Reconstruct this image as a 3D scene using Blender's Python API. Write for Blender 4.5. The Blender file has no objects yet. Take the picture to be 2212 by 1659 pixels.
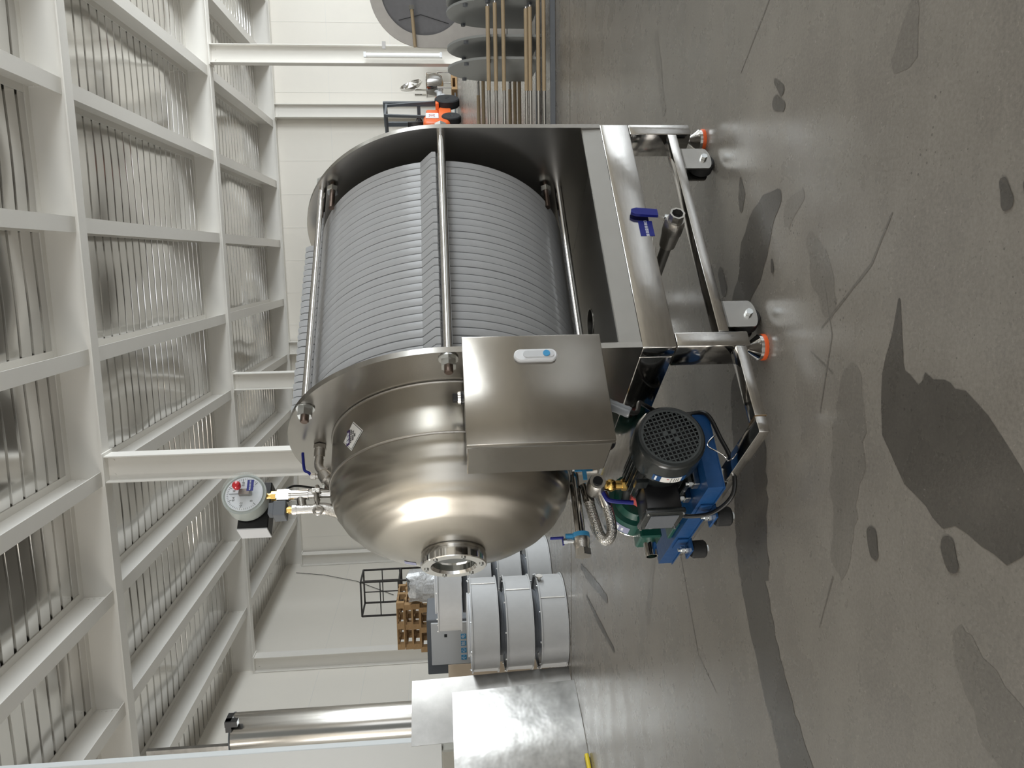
import bpy, bmesh, math, random
from mathutils import Vector, Matrix, Euler
random.seed(7)
PI = math.pi
sc = bpy.context.scene
COL = sc.collection

# ------------------------------------------------------------------ camera
EYE = 0.718
cd = bpy.data.cameras.new('camera'); cam = bpy.data.objects.new('camera', cd); COL.objects.link(cam)
cd.sensor_fit = 'HORIZONTAL'; cd.sensor_width = 36.0; cd.lens = 36.0 * 1678.5 / 2212.0
cd.clip_start = 0.02; cd.clip_end = 200
cx_ = Vector((-0.014637, -0.092009, -0.995651)); cy_ = Vector((0.986876, 0.158821, -0.029185)); cz_ = Vector((0.160816, -0.983011, 0.088477))
m3 = Matrix((cx_, cy_, cz_)).transposed()
cam.matrix_world = Matrix.Translation((0, 0, EYE)) @ m3.to_4x4()
sc.camera = cam

# ------------------------------------------------------------------ light
sc.view_settings.view_transform = 'Standard'; sc.view_settings.look = 'None'
sc.view_settings.exposure = 0.0; sc.view_settings.gamma = 1.0
sc.view_settings.use_curve_mapping = False
sc.cycles.use_denoising = True
sc.cycles.max_bounces = 7; sc.cycles.glossy_bounces = 5; sc.cycles.diffuse_bounces = 4; sc.cycles.transmission_bounces = 4
sc.cycles.caustics_reflective = True; sc.cycles.blur_glossy = 1.0
sc.cycles.sample_clamp_indirect = 4.0
sc.cycles.use_adaptive_sampling = True; sc.cycles.adaptive_threshold = 0.03
w = bpy.data.worlds.new('sky'); sc.world = w; w.use_nodes = True
w.node_tree.nodes['Background'].inputs[0].default_value = (0.86, 0.93, 1.0, 1)
w.node_tree.nodes['Background'].inputs[1].default_value = 1.0

def area(name, loc, rot, sx, sy, power, col=(1, 1, 1)):
    l = bpy.data.lights.new(name, 'AREA'); l.shape = 'RECTANGLE'; l.size = sx; l.size_y = sy; l.energy = power; l.color = col
    o = bpy.data.objects.new(name, l); COL.objects.link(o); o.location = loc; o.rotation_euler = rot
    return o
# daylight entering the window openings of the right wall (WINR) and the gate in the wall behind the camera
WINR = [(-3.2, 3.4, 3.3, 6.1, 430), (4.9, 11.6, 1.8, 5.4, 1050), (13.4, 19.8, 1.8, 5.4, 1150), (21.6, 26.6, 1.8, 5.4, 230)]
for (y0, y1, z0, z1, p_) in WINR:
    area('window_daylight', (13.18, (y0 + y1) / 2, (z0 + z1) / 2), (0, PI / 2, 0), z1 - z0, y1 - y0, p_, (0.90, 0.96, 1.0))
WINL = [(-6.5, -1.0)]
for (y0, y1), p_ in zip(WINL, (620,)):
    area('window_daylight', (-11.2, (y0 + y1) / 2, 3.7), (0, -PI / 2, 0), 3.2, y1 - y0, p_, (1.0, 0.96, 0.90))
area('gate_daylight', (-3.0, -7.9, 2.6), (PI / 2, 0, 0), 7.0, 4.0, 90, (1.0, 0.98, 0.95))
area('gate_daylight', (7.0, -7.9, 2.6), (PI / 2, 0, 0), 6.0, 4.0, 90, (1.0, 0.98, 0.95))

# ------------------------------------------------------------------ materials
def nt(m): return m.node_tree.nodes, m.node_tree.links
def mat(name, col, rough=0.5, metal=0.0, noise=0.0, scale=8.0, bump=0.0, bscale=40.0, rvar=0.0, stretch=(1, 1, 1), spec=0.5, coat=0.0, trans=0.0, alpha=1.0, emit=0.0, ior=1.45):
    m = bpy.data.materials.new(name); m.use_nodes = True
    N, L = nt(m); b = N['Principled BSDF']
    b.inputs['Base Color'].default_value = (*col, 1); b.inputs['Roughness'].default_value = rough; b.inputs['Metallic'].default_value = metal
    b.inputs['Specular IOR Level'].default_value = spec; b.inputs['Coat Weight'].default_value = coat
    b.inputs['Transmission Weight'].default_value = trans; b.inputs['Alpha'].default_value = alpha; b.inputs['IOR'].default_value = ior
    if emit: b.inputs['Emission Color'].default_value = (*col, 1); b.inputs['Emission Strength'].default_value = emit
    if noise or bump or rvar:
        tc = N.new('ShaderNodeTexCoord'); mp = N.new('ShaderNodeMapping'); mp.inputs['Scale'].default_value = stretch
        L.new(tc.outputs['Object'], mp.inputs['Vector'])
    if noise or rvar:
        n = N.new('ShaderNodeTexNoise'); n.inputs['Scale'].default_value = scale; n.inputs['Detail'].default_value = 5; n.inputs['Roughness'].default_value = 0.6
        L.new(mp.outputs[0], n.inputs['Vector'])
        if noise:
            mx = N.new('ShaderNodeMix'); mx.data_type = 'RGBA'
            mx.inputs['A'].default_value = (*[max(0, c * (1 - noise)) for c in col], 1); mx.inputs['B'].default_value = (*[min(1, c * (1 + noise)) for c in col], 1)
            L.new(n.outputs['Fac'], mx.inputs['Factor']); L.new(mx.outputs['Result'], b.inputs['Base Color'])
        if rvar:
            mr = N.new('ShaderNodeMapRange'); mr.inputs['From Min'].default_value = .3; mr.inputs['From Max'].default_value = .7
            mr.inputs['To Min'].default_value = max(.02, rough - rvar); mr.inputs['To Max'].default_value = rough + rvar
            L.new(n.outputs['Fac'], mr.inputs['Value']); L.new(mr.outputs[0], b.inputs['Roughness'])
    if bump:
        n2 = N.new('ShaderNodeTexNoise'); n2.inputs['Scale'].default_value = bscale; n2.inputs['Detail'].default_value = 3
        L.new(mp.outputs[0], n2.inputs['Vector'])
        bp = N.new('ShaderNodeBump'); bp.inputs['Strength'].default_value = bump; bp.inputs['Distance'].default_value = 0.02
        L.new(n2.outputs['Fac'], bp.inputs['Height']); L.new(bp.outputs[0], b.inputs['Normal'])
    return m

M = {}
M['tank'] = mat('brushed_steel', (.42, .395, .35), .27, 1, .03, 3, .03, 4, 0)
M['plate'] = mat('plate_steel', (.41, .395, .37), .26, 1, .04, 5, .03, 6, 0)
M['mirror'] = mat('polished_tube', (.50, .485, .465), .12, 1, .03, 6, .05, 7, 0)
M['matte'] = mat('matte_steel', (.36, .35, .33), .44, 1, .05, 9, .03, 20, 0)
M['rod'] = mat('rod_steel', (.66, .65, .64), .10, 1, .03, 20)
M['boxsteel'] = mat('cabinet_steel', (.31, .29, .26), .18, 1, .08, 9, .03, 8, 0)
M['zinc'] = mat('zinc_bolt', (.72, .74, .74), .22, 1, .05, 60)
M['cast'] = mat('cast_fitting', (.52, .50, .47), .33, 1, .1, 60, .1, 250)
M['chrome'] = mat('chrome', (.80, .79, .77), .10, 1)
M['thread'] = mat('thread_steel', (.16, .12, .10), .4, 1, .3, 120)
M['pgrey'] = mat('grey_plastic', (.43, .435, .445), .27, 0, .05, 30, .03, 60, 0)
M['pgrey2'] = mat('grey_plastic_pale', (.50, .505, .51), .42, 0, .06, 30)
M['white'] = mat('white_beam_paint', (.84, .815, .765), .42, 0, .03, 2, .02, 30)
M['wall'] = mat('white_wall_paint', (.89, .85, .775), .6, 0, .035, .6, .03, 3)
M['panelw'] = mat('white_panel', (.60, .62, .62), .4, 0, .02, 2)
M['black'] = mat('black_paint', (.012, .012, .013), .28, 0)
M['motor'] = mat('motor_paint', (.018, .021, .021), .20, 0, .1, 30, .02, 90, 0, (1, 1, 1), .5, .15)
M['rubber'] = mat('black_rubber', (.018, .018, .018), .6, 0, .2, 40, .06, 90)
M['cable'] = mat('black_cable', (.01, .01, .01), .33)
M['bluep'] = mat('blue_paint', (.008, .060, .185), .38, 0, .2, 30, .05, 60)
M['bluev'] = mat('blue_vinyl', (.006, .012, .19), .42)
M['bluetape'] = mat('blue_tape', (.06, .33, .62), .4)
M['green'] = mat('green_paint', (.008, .075, .055), .3, 0, .2, 20, .04, 60)
M['red'] = mat('red_paint', (.50, .09, .08), .4, 0, .15, 30)
M['redgloss'] = mat('red_gloss', (.55, .012, .02), .15, coat=.5)
M['orange'] = mat('orange_paint', (.85, .16, .04), .35, 0, .05, 10)
M['orangerub'] = mat('orange_rubber', (.70, .10, .015), .5)
M['brass'] = mat('brass', (.72, .47, .14), .25, 1, .1, 60)
M['wood'] = mat('pallet_wood', (.40, .25, .12), .75, 0, .4, 10, .2, 40, 0, (1, 8, 8))
M['tan_rod'] = mat('tan_rod_tone', (.40, .31, .20), .45, 0, .15, 6, .05, 20, 0, (1, 6, 6))  # tan of the stick, and of the reflection painted on the frame rods
M['glass'] = mat('clear_glass', (.75, .82, .78), .03, 0, alpha=.16, spec=.9, coat=.5)
M['dglass'] = mat('dark_sight_glass', (.02, .028, .026), .03, 0, spec=.8, coat=.6)
M['wplastic'] = mat('white_plastic', (.82, .83, .85), .35, 0, .03, 20)
M['clearpl'] = mat('clear_plastic_spiral', (.20, .21, .22), .3, 0, spec=.6, coat=.4, alpha=.8)
M['greyenamel'] = mat('grey_enamel', (.38, .41, .385), .3, 0, .03, 9)
M['dial'] = mat('dial_face', (.75, .77, .82), .5)
M['print'] = mat('dark_print', (.02, .02, .022), .6)
M['printw'] = mat('white_print', (.85, .87, .9), .6)
M['label'] = mat('white_label', (.78, .77, .74), .45)
M['purple'] = mat('purple_print', (.035, .012, .10), .5)
M['lavender'] = mat('lavender_label', (.30, .31, .46), .5)
M['cabgrey'] = mat('cabinet_light_grey', (.62, .63, .645), .45, 0, .03, 20)
M['cabdark'] = mat('cabinet_dark_grey', (.13, .14, .155), .45)
M['alu'] = mat('aluminium_sheet', (.27, .264, .252), .24, 1, .45, 13, .14, 6, 0)
M['alu2'] = mat('dull_sheet', (.22, .212, .20), .34, 1, .35, 8, .08, 5, 0)
M['plate2'] = mat('worn_plate_steel', (.38, .36, .335), .42, 1, .2, 6, .05, 4, 0)
M['duct'] = mat('duct_steel', (.56, .545, .52), .20, 1, .04, 2, .02, 3, 0, (1, 1, .2))
M['rackblack'] = mat('rack_black', (.022, .020, .019), .5)
M['wrap'] = mat('stretch_wrap', (.45, .46, .47), .12, 0, .5, 30, .8, 22, 0, (1, 1, 1), .9, .8)
M['tyre'] = mat('tyre', (.022, .023, .025), .7, 0, .1, 20)
M['steelgrey'] = mat('dark_steel', (.10, .115, .13), .4, 0)
M['plateg'] = mat('grey_plate_paint', (.27, .28, .275), .42, 0, .08, 6, .03, 20)
M['meshg'] = mat('grey_screen', (.16, .16, .17), .55, 0, .15, 30)
M['yellow'] = mat('yellow_tape', (.72, .55, .03), .5)
M['card'] = mat('cardboard', (.46, .38, .29), .8, 0, .1, 14)
M['tube'] = mat('fluorescent_tube', (.93, .95, .95), .3, emit=.35)
M['concplinth'] = mat('plinth_concrete', (.34, .33, .29), .8, 0, .15, 6, .1, 30)
M['tintbrown'] = mat('heat_tint_weld', (.36, .25, .15), .3, 1, .3, 40)
M['bag'] = mat('white_bag', (.85, .85, .86), .4, 0, .04, 30, .5, 26)
M['deck'] = mat('galvanised_deck', (.66, .65, .63), .15, 1, .2, .7, 1.0, .55, 0, (1.0, .7, 1))
for _n in M['deck'].node_tree.nodes:
    if _n.type == 'BUMP': _n.inputs['Distance'].default_value = .22
    if _n.type == 'TEX_NOISE' and abs(_n.inputs['Scale'].default_value - .55) < .01: _n.inputs['Detail'].default_value = 0.6

def braid_mat():
    m = mat('steel_braid', (.60, .585, .55), .26, 1); N, L = nt(m); tc = N.new('ShaderNodeTexCoord'); v = N.new('ShaderNodeTexVoronoi'); v.inputs['Scale'].default_value = 330; v.distance = 'CHEBYCHEV'
    L.new(tc.outputs['Object'], v.inputs['Vector']); b = N.new('ShaderNodeBump'); b.inputs['Strength'].default_value = .9; b.inputs['Distance'].default_value = .002; b.invert = True
    L.new(v.outputs['Distance'], b.inputs['Height']); L.new(b.outputs[0], N['Principled BSDF'].inputs['Normal']); return m
M['braid'] = braid_mat()

# ---- floor material: concrete, damp patches (distance to capsules), scuffs
def floor_mat(name='polished_concrete', k_=1.0):
    m = bpy.data.materials.new(name); m.use_nodes = True; N, L = nt(m); b = N['Principled BSDF']
    tc = N.new('ShaderNodeTexCoord'); P = tc.outputs['Object']
    def math_(op, a, bb=None, c=None, clamp=False):
        n = N.new('ShaderNodeMath'); n.operation = op; n.use_clamp = clamp
        for i, v in enumerate((a, bb, c)):
            if v is None: continue
            if isinstance(v, (int, float)): n.inputs[i].default_value = v
            else: L.new(v, n.inputs[i])
        return n.outputs[0]
    def vmath(op, a, bb=None, s=None):
        n = N.new('ShaderNodeVectorMath'); n.operation = op
        for i, v in enumerate((a, bb)):
            if v is None: continue
            if isinstance(v, (tuple, list)): n.inputs[i].default_value = v
            else: L.new(v, n.inputs[i])
        if s is not None:
            if isinstance(s, (int, float)): n.inputs['Scale'].default_value = s
            else: L.new(s, n.inputs['Scale'])
        return n
    def noise(scale, det=4, rough=.55, vec=P):
        n = N.new('ShaderNodeTexNoise'); n.inputs['Scale'].default_value = scale; n.inputs['Detail'].default_value = det; n.inputs['Roughness'].default_value = rough
        L.new(vec, n.inputs['Vector']); return n
    n1 = noise(.8, 5, .6); n2 = noise(5, 6, .65); n3 = noise(160, 2, .7)
    mp = N.new('ShaderNodeMapping'); mp.inputs['Scale'].default_value = (1.0, 6, 1); mp.inputs['Rotation'].default_value = (0, 0, .12); L.new(P, mp.inputs['Vector'])
    n4 = noise(3, 5, .7, mp.outputs[0])
    base = N.new('ShaderNodeValToRGB'); L.new(n1.outputs['Fac'], base.inputs[0])
    base.color_ramp.elements[0].position = .32; base.color_ramp.elements[0].color = (.198, .181, .158, 1)
    base.color_ramp.elements[1].position = .72; base.color_ramp.elements[1].color = (.262, .240, .210, 1)
    def mul(colsock, fac, lo, hi):
        mr = N.new('ShaderNodeMapRange'); mr.inputs['From Min'].default_value = .3; mr.inputs['From Max'].default_value = .7; mr.inputs['To Min'].default_value = lo; mr.inputs['To Max'].default_value = hi
        L.new(fac, mr.inputs['Value']); s = N.new('ShaderNodeVectorMath'); s.operation = 'SCALE'; L.new(colsock, s.inputs[0]); L.new(mr.outputs[0], s.inputs['Scale']); return s.outputs[0]
    c = mul(base.outputs[0], n2.outputs['Fac'], .90, 1.08); c = mul(c, n4.outputs['Fac'], .95, 1.05); c = mul(c, n3.outputs['Fac'], .86, 1.10)
    # dark pin holes
    vo = N.new('ShaderNodeTexVoronoi'); vo.inputs['Scale'].default_value = 75; L.new(P, vo.inputs['Vector'])
    sp = math_('LESS_THAN', vo.outputs['Distance'], math_('MULTIPLY', math_('SUBTRACT', n2.outputs['Fac'], .47), 1.1))
    def mixc(fac, a, col):
        mx = N.new('ShaderNodeMix'); mx.data_type = 'RGBA'; L.new(fac, mx.inputs['Factor']); L.new(a, mx.inputs['A'])
        if isinstance(col, tuple): mx.inputs['B'].default_value = (*col, 1)
        else: L.new(col, mx.inputs['B'])
        return mx.outputs['Result']
    c = mixc(math_('MULTIPLY', sp, .75), c, (.10, .09, .08))
    if k_ < 1:
        s_ = N.new('ShaderNodeVectorMath'); s_.operation = 'SCALE'; L.new(c, s_.inputs[0]); s_.inputs['Scale'].default_value = k_; c = s_.outputs[0]
    L.new(c, b.inputs['Base Color'])
    ro = N.new('ShaderNodeMapRange'); ro.inputs['From Min'].default_value = .3; ro.inputs['From Max'].default_value = .7; ro.inputs['To Min'].default_value = .22; ro.inputs['To Max'].default_value = .34
    L.new(n2.outputs['Fac'], ro.inputs['Value'])
    L.new(ro.outputs[0], b.inputs['Roughness'])
    b.inputs['Specular IOR Level'].default_value = .5
    hb = math_('ADD', math_('MULTIPLY', n3.outputs['Fac'], .35), math_('ADD', math_('MULTIPLY', sp, -.5), math_('MULTIPLY', n4.outputs['Fac'], .12)))
    bp = N.new('ShaderNodeBump'); bp.inputs['Strength'].default_value = .06; bp.inputs['Distance'].default_value = .01; L.new(hb, bp.inputs['Height']); L.new(bp.outputs[0], b.inputs['Normal'])
    return m
# damp patches, dirt marks and scuff lines on the floor: chains of (x, y, radius)
STAINS = [[(-.075, 1.165, .003), (-.13, 1.165, .014), (-.19, 1.17, .030), (-.245, 1.14, .066), (-.28, 1.06, .095), (-.30, .98, .092), (-.335, .91, .065)],
          [(-.34, 1.79, .07), (-.46, 1.74, .10), (-.58, 1.72, .105), (-.70, 1.70, .105), (-.765, 1.69, .075), (-.85, 1.63, .07), (-.95, 1.55, .072), (-1.08, 1.42, .08), (-1.5, 1.05, .085)],
          [(.115, 1.63, .020), (.09, 1.68, .045), (.04, 1.73, .070), (-.01, 1.76, .070), (-.07, 1.79, .052), (-.13, 1.83, .045), (-.19, 1.87, .03)],
          [(.175, 1.84, .006), (.135, 1.83, .022), (.11, 1.83, .012)], [(-.05, 1.955, .018), (-.085, 1.93, .022)], [(.30, 1.62, .010), (.315, 1.66, .014)], [(.36, 1.665, .005), (.335, 1.63, .012)],
          [(-.12, 1.94, .010), (-.18, 1.965, .018)], [(-.42, 1.005, .016), (-.44, .995, .016)], [(-.475, 1.20, .016), (-.50, 1.19, .014)], [(.085, .955, .007), (.06, .945, .011)], [(.08, .915, .005), (.06, .905, .008)],
          [(-1.55, 3.3, .02), (-1.62, 3.7, .03), (-1.66, 3.95, .015)], [(-1.72, 3.15, .012), (-1.75, 3.5, .018), (-1.76, 3.8, .008)], [(-.015, 1.645, .004), (-.035, 1.64, .007)]]
FAINT = [[(.02, 1.47, .02), (-.04, 1.42, .045), (-.09, 1.39, .03)], [(.11, 1.52, .015), (.08, 1.57, .028)], [(.36, 1.18, .015), (.30, 1.20, .03)], [(-.22, 1.29, .03), (-.38, 1.30, .06), (-.56, 1.30, .03)], [(.55, 1.25, .012), (.62, 1.22, .02)], [(-.55, .95, .03), (-.62, .86, .05)],
         [(.75, 1.45, .01), (.79, 1.39, .02)], [(.42, .80, .02), (.5, .82, .035)], [(-.9, 2.5, .02), (-1.3, 2.6, .03)], [(.45, 2.5, .02), (.7, 2.6, .02)], [(.9, 2.2, .01), (1.2, 2.5, .015)]]
SCUFF = [[(-.14, 1.41, .002), (-.02, 1.25, .003), (.06, 1.20, .002)], [(.42, 1.86, .002), (.62, 1.60, .003)], [(-.9, 2.25, .002), (-1.15, 2.05, .003), (-1.18, 1.9, .002)], [(-.6, 1.32, .002), (-.72, 1.36, .002)], [(-.30, 1.40, .002), (-.15, 1.37, .002), (-.05, 1.41, .001)], [(-.19, 1.45, .001), (-.22, 1.36, .002)]]
M['floor'] = floor_mat(); M['damp'] = floor_mat('damp_concrete', .40); M['scuff'] = floor_mat('scuffed_concrete', .66); M['faint'] = floor_mat('dirty_concrete', .80)

# ------------------------------------------------------------------ mesh helpers
class MB:
    def __init__(s): s.v = []; s.f = []
    def add(s, vs, fs):
        o = len(s.v); s.v += [tuple(x) for x in vs]; s.f += [tuple(i + o for i in f) for f in fs]; return s
    def box(s, x0, x1, y0, y1, z0, z1, bev=0.0, seg=1, mx=None):
        if bev <= 0:
            vs = [(x, y, z) for x in (x0, x1) for y in (y0, y1) for z in (z0, z1)]
            fs = [(0, 1, 3, 2), (4, 6, 7, 5), (0, 4, 5, 1), (2, 3, 7, 6), (0, 2, 6, 4), (1, 5, 7, 3)]
        else:
            bm = bmesh.new(); bmesh.ops.create_cube(bm, size=1.0)
            for v in bm.verts: v.co = Vector(((x0 + x1) / 2 + v.co.x * (x1 - x0), (y0 + y1) / 2 + v.co.y * (y1 - y0), (z0 + z1) / 2 + v.co.z * (z1 - z0)))
            bmesh.ops.bevel(bm, geom=bm.edges[:], offset=bev, segments=seg, profile=.5, affect='EDGES')
            bm.verts.index_update(); vs = [v.co.copy() for v in bm.verts]; fs = [tuple(v.index for v in f.verts) for f in bm.faces]; bm.free()
        if mx is not None: vs = [mx @ Vector(v) for v in vs]
        return s.add(vs, fs)
    def lathe(s, prof, p0, axis, seg=32, cap0=True, cap1=True):
        """prof: list of (t, r) along axis from p0"""
        ax = Vector(axis).normalized(); p0 = Vector(p0)
        ref = Vector((0, 0, 1)) if abs(ax.z) < .9 else Vector((1, 0, 0))
        u = ax.cross(ref).normalized(); v = ax.cross(u).normalized()
        vs = []; fs = []
        for (t, r) in prof:
            for k in range(seg):
                a = 2 * PI * k / seg; vs.append(p0 + ax * t + (u * math.cos(a) + v * math.sin(a)) * r)
        n = len(prof)
        for i in range(n - 1):
            for k in range(seg):
                k2 = (k + 1) % seg; fs.append((i * seg + k, i * seg + k2, (i + 1) * seg + k2, (i + 1) * seg + k))
        if cap0: fs.append(tuple(reversed(range(seg))))
        if cap1: fs.append(tuple((n - 1) * seg + k for k in range(seg)))
        return s.add(vs, fs)
    def cyl(s, p0, p1, r, seg=20, r1=None, bev=0.0):
        p0 = Vector(p0); p1 = Vector(p1); d = p1 - p0; l = d.length; r1 = r if r1 is None else r1
        pr = [(0, r), (l, r1)] if not bev else [(0, r - bev), (bev, r), (l - bev, r1), (l, r1 - bev)]
        return s.lathe(pr, p0, d, seg)
    def pipe(s, p0, p1, ro, ri, seg=24):
        p0 = Vector(p0); p1 = Vector(p1); d = p1 - p0; l = d.length
        return s.lathe([(0, ri), (0, ro), (l, ro), (l, ri), (0, ri)], p0, d, seg, False, False)
    def hexn(s, p0, p1, r):
        return s.cyl(p0, p1, r, 6)
    def torus(s, c, axis, R, r, seg=64, rs=8):
        return s.lathe([(r * math.sin(2 * PI * k / rs), R + r * math.cos(2 * PI * k / rs)) for k in range(rs + 1)], c, axis, seg, False, False)
    def sweep(s, pts, r, seg=10, closed=False, cap=True):
        pts = [Vector(p) for p in pts]; n = len(pts); rr = r if isinstance(r, (list, tuple)) else [r] * n
        vs = []; fs = []; up = None
        for i, p in enumerate(pts):
            t = (pts[min(i + 1, n - 1)] - pts[max(i - 1, 0)]).normalized()
            if up is None:
                up = Vector((0, 0, 1)) if abs(t.z) < .9 else Vector((1, 0, 0))
            up = (up - t * up.dot(t)).normalized(); sd = t.cross(up)
            for k in range(seg):
                a = 2 * PI * k / seg; vs.append(p + (up * math.cos(a) + sd * math.sin(a)) * rr[i])
        for i in range(n - 1):
            for k in range(seg):
                k2 = (k + 1) % seg; fs.append((i * seg + k, i * seg + k2, (i + 1) * seg + k2, (i + 1) * seg + k))
        if cap: fs.append(tuple(reversed(range(seg)))); fs.append(tuple((n - 1) * seg + k for k in range(seg)))
        return s.add(vs, fs)
    def prism(s, poly, f, t0, t1, ch=0.0):
        """poly: 2D outline, f(u,v,t)->3D ; extruded t0..t1"""
        n = len(poly); vs = [f(u, v, t0) for u, v in poly] + [f(u, v, t1) for u, v in poly]
        fs = [tuple(reversed(range(n))), tuple(range(n, 2 * n))] + [(i, (i + 1) % n, n + (i + 1) % n, n + i) for i in range(n)]
        return s.add(vs, fs)
    def rings(s, loops, cap0=True, cap1=True):
        n = len(loops[0]); vs = [p for l in loops for p in l]; fs = []
        for i in range(len(loops) - 1):
            for k in range(n):
                k2 = (k + 1) % n; fs.append((i * n + k, i * n + k2, (i + 1) * n + k2, (i + 1) * n + k))
        if cap0: fs.append(tuple(reversed(range(n))))
        if cap1: fs.append(tuple((len(loops) - 1) * n + k for k in range(n)))
        return s.add(vs, fs)
    def sphere(s, c, r, seg=20, rg=12, sc_=(1, 1, 1)):
        c = Vector(c); pr = [(-r * math.cos(PI * i / rg), max(1e-5, r * math.sin(PI * i / rg))) for i in range(rg + 1)]
        o = len(s.v); s.lathe(pr, c, (0, 0, 1), seg, False, False)
        for i in range(o, len(s.v)):
            p = Vector(s.v[i]) - c; s.v[i] = (c.x + p.x * sc_[0], c.y + p.y * sc_[1], c.z + p.z * sc_[2])
        return s
    def mesh(s, name, ang=35):
        me = bpy.data.meshes.new(name); me.from_pydata(s.v, [], s.f); me.update()
        bm = bmesh.new(); bm.from_mesh(me); bmesh.ops.remove_doubles(bm, verts=bm.verts, dist=1e-6)
        bmesh.ops.recalc_face_normals(bm, faces=bm.faces[:]); bm.to_mesh(me); bm.free()
        me.polygons.foreach_set('use_smooth', [True] * len(me.polygons)); me.set_sharp_from_angle(angle=math.radians(ang)); me.update()
        return me

def link(name, me, parent=None, loc=None, rot=None):
    o = bpy.data.objects.new(name, me); COL.objects.link(o)
    if parent is not None: o.parent = parent
    if loc is not None: o.location = loc
    if rot is not None: o.rotation_euler = rot
    return o
def obj(name, mb, m, parent=None, loc=None, rot=None, ang=35, label=None):
    me = mb.mesh(name, ang); me.materials.append(M[m] if isinstance(m, str) else m)
    o = link(name, me, parent, loc, rot)
    if label: o['label'] = label
    return o
def thing(name, label, cat, loc=(0, 0, 0), rz=0.0, group=None):
    o = link(name, None, None, loc, (0, 0, rz)); o['label'] = label; o['category'] = cat
    if group: o['group'] = group
    return o
def tag(o, label, cat, group=None):
    o['label'] = label; o['category'] = cat
    if group: o['group'] = group
    return o
def struct(name, mb, m, parent=None, **k):
    o = obj(name, mb, m, parent, **k)
    if parent is None: o['kind'] = 'structure'
    return o
def dup(root, parent=None):
    r = root.copy(); COL.objects.link(r)
    r.parent = parent
    for ch in list(root.children): dup(ch, r)
    return r
def text(name, body, size, m, parent, mx, squash=1.0, off=0.0004):
    cu = bpy.data.curves.new(name, 'FONT'); cu.body = body; cu.size = size; cu.align_x = 'CENTER'; cu.align_y = 'CENTER'; cu.extrude = off
    t = bpy.data.objects.new(name, cu); COL.objects.link(t)
    dg = bpy.context.evaluated_depsgraph_get(); me = bpy.data.meshes.new_from_object(t.evaluated_get(dg))
    bpy.data.objects.remove(t); me.materials.clear(); me.materials.append(M[m])
    o = link(name, me, parent); o.matrix_local = mx
    return o
def frame_mx(p, xdir, ydir):
    x = Vector(xdir).normalized(); y = Vector(ydir); y = (y - x * y.dot(x)).normalized(); z = x.cross(y)
    m = Matrix((x, y, z)).transposed().to_4x4(); return Matrix.Translation(p) @ m
def tomb(cy, cz, R, zb, n=48):
    """round-topped plate outline (y, z)"""
    pts = [(cy + R * math.cos(PI * k / n), cz + R * math.sin(PI * k / n)) for k in range(n + 1)]
    return pts + [(cy - R, zb), (cy + R, zb)]

# ================================================================== SETTING
XL, XR, YB, YF = -11.35, 13.3, -8.0, 28.75
JY = 4.283
fl = MB()
for (y0, y1) in ((YB - .3, JY - .010), (JY + .010, YF + .3)):
    fl.box(XL - .3, XR + .3, y0, y1, -.12, 0)
floor = struct('floor', fl, 'floor')
def blot(chain, name, m, z, jag=.10, seed=0):
    rnd = random.Random(seed); pts = []
    P = []
    for i in range(len(chain) - 1):
        (x0, y0, r0), (x1, y1, r1) = chain[i], chain[i + 1]; n = max(2, int(math.hypot(x1 - x0, y1 - y0) / .02))
        for k in range(n): t = k / n; P.append((x0 + (x1 - x0) * t, y0 + (y1 - y0) * t, r0 + (r1 - r0) * t))
    P.append(chain[-1]); n = len(P); Lft = []; Rgt = []; wl_ = wr_ = 0.0
    for i in range(n):
        dx = P[min(i + 1, n - 1)][0] - P[max(i - 1, 0)][0]; dy = P[min(i + 1, n - 1)][1] - P[max(i - 1, 0)][1]; l_ = math.hypot(dx, dy) or 1
        nx, ny = -dy / l_, dx / l_; wl_ = .6 * wl_ + rnd.uniform(-jag, jag); wr_ = .6 * wr_ + rnd.uniform(-jag, jag)
        r = P[i][2]; Lft.append((P[i][0] + nx * r * (1 + wl_), P[i][1] + ny * r * (1 + wl_))); Rgt.append((P[i][0] - nx * r * (1 + wr_), P[i][1] - ny * r * (1 + wr_)))
    def cap(i, j):
        a = math.atan2(P[i][1] - P[j][1], P[i][0] - P[j][0]); r = P[i][2]; return [(P[i][0] + r * (1 + rnd.uniform(-jag, jag)) * math.cos(a + PI / 2 - PI * k / 8), P[i][1] + r * math.sin(a + PI / 2 - PI * k / 8)) for k in range(1, 8)]
    out = Lft + cap(n - 1, n - 2) + Rgt[::-1] + cap(0, 1)
    mb = MB(); mb.v = [(x, y, z) for x, y in out]; mb.f = [tuple(range(len(out)))]
    return obj(name, mb, m, floor)
for i, ch in enumerate(STAINS): blot(ch, 'damp_patch', 'damp', .0005 + .00008 * i, .10, i)
for i, ch in enumerate(FAINT): blot(ch, 'dirt_mark', 'faint', .0003 + .00001 * i, .25, 50 + i)
for i, ch in enumerate(SCUFF): blot(ch, 'scuff_line', 'scuff', .00042 + .00001 * i, .3, 90 + i)
struct('trim_1', MB().box(XL, XR, JY - .010, JY + .010, -.03, -.006), 'black')
ZD = 6.80
# walls
wf = struct('wall_far', MB().box(XL, XR, YF, YF + .2, 0, 7.2), 'wall')
# shallow panel joints of the wall cladding
x = XL + 1.0
while x < 9:
    obj('panel_joint', MB().box(x, x + .012, YF - .006, YF, 0, 6.7), 'white', wf); x += 1.15
for z in (2.2, 4.35):
    obj('panel_joint', MB().box(XL + .01, 9, YF - .006, YF, z, z + .014), 'white', wf)
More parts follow.
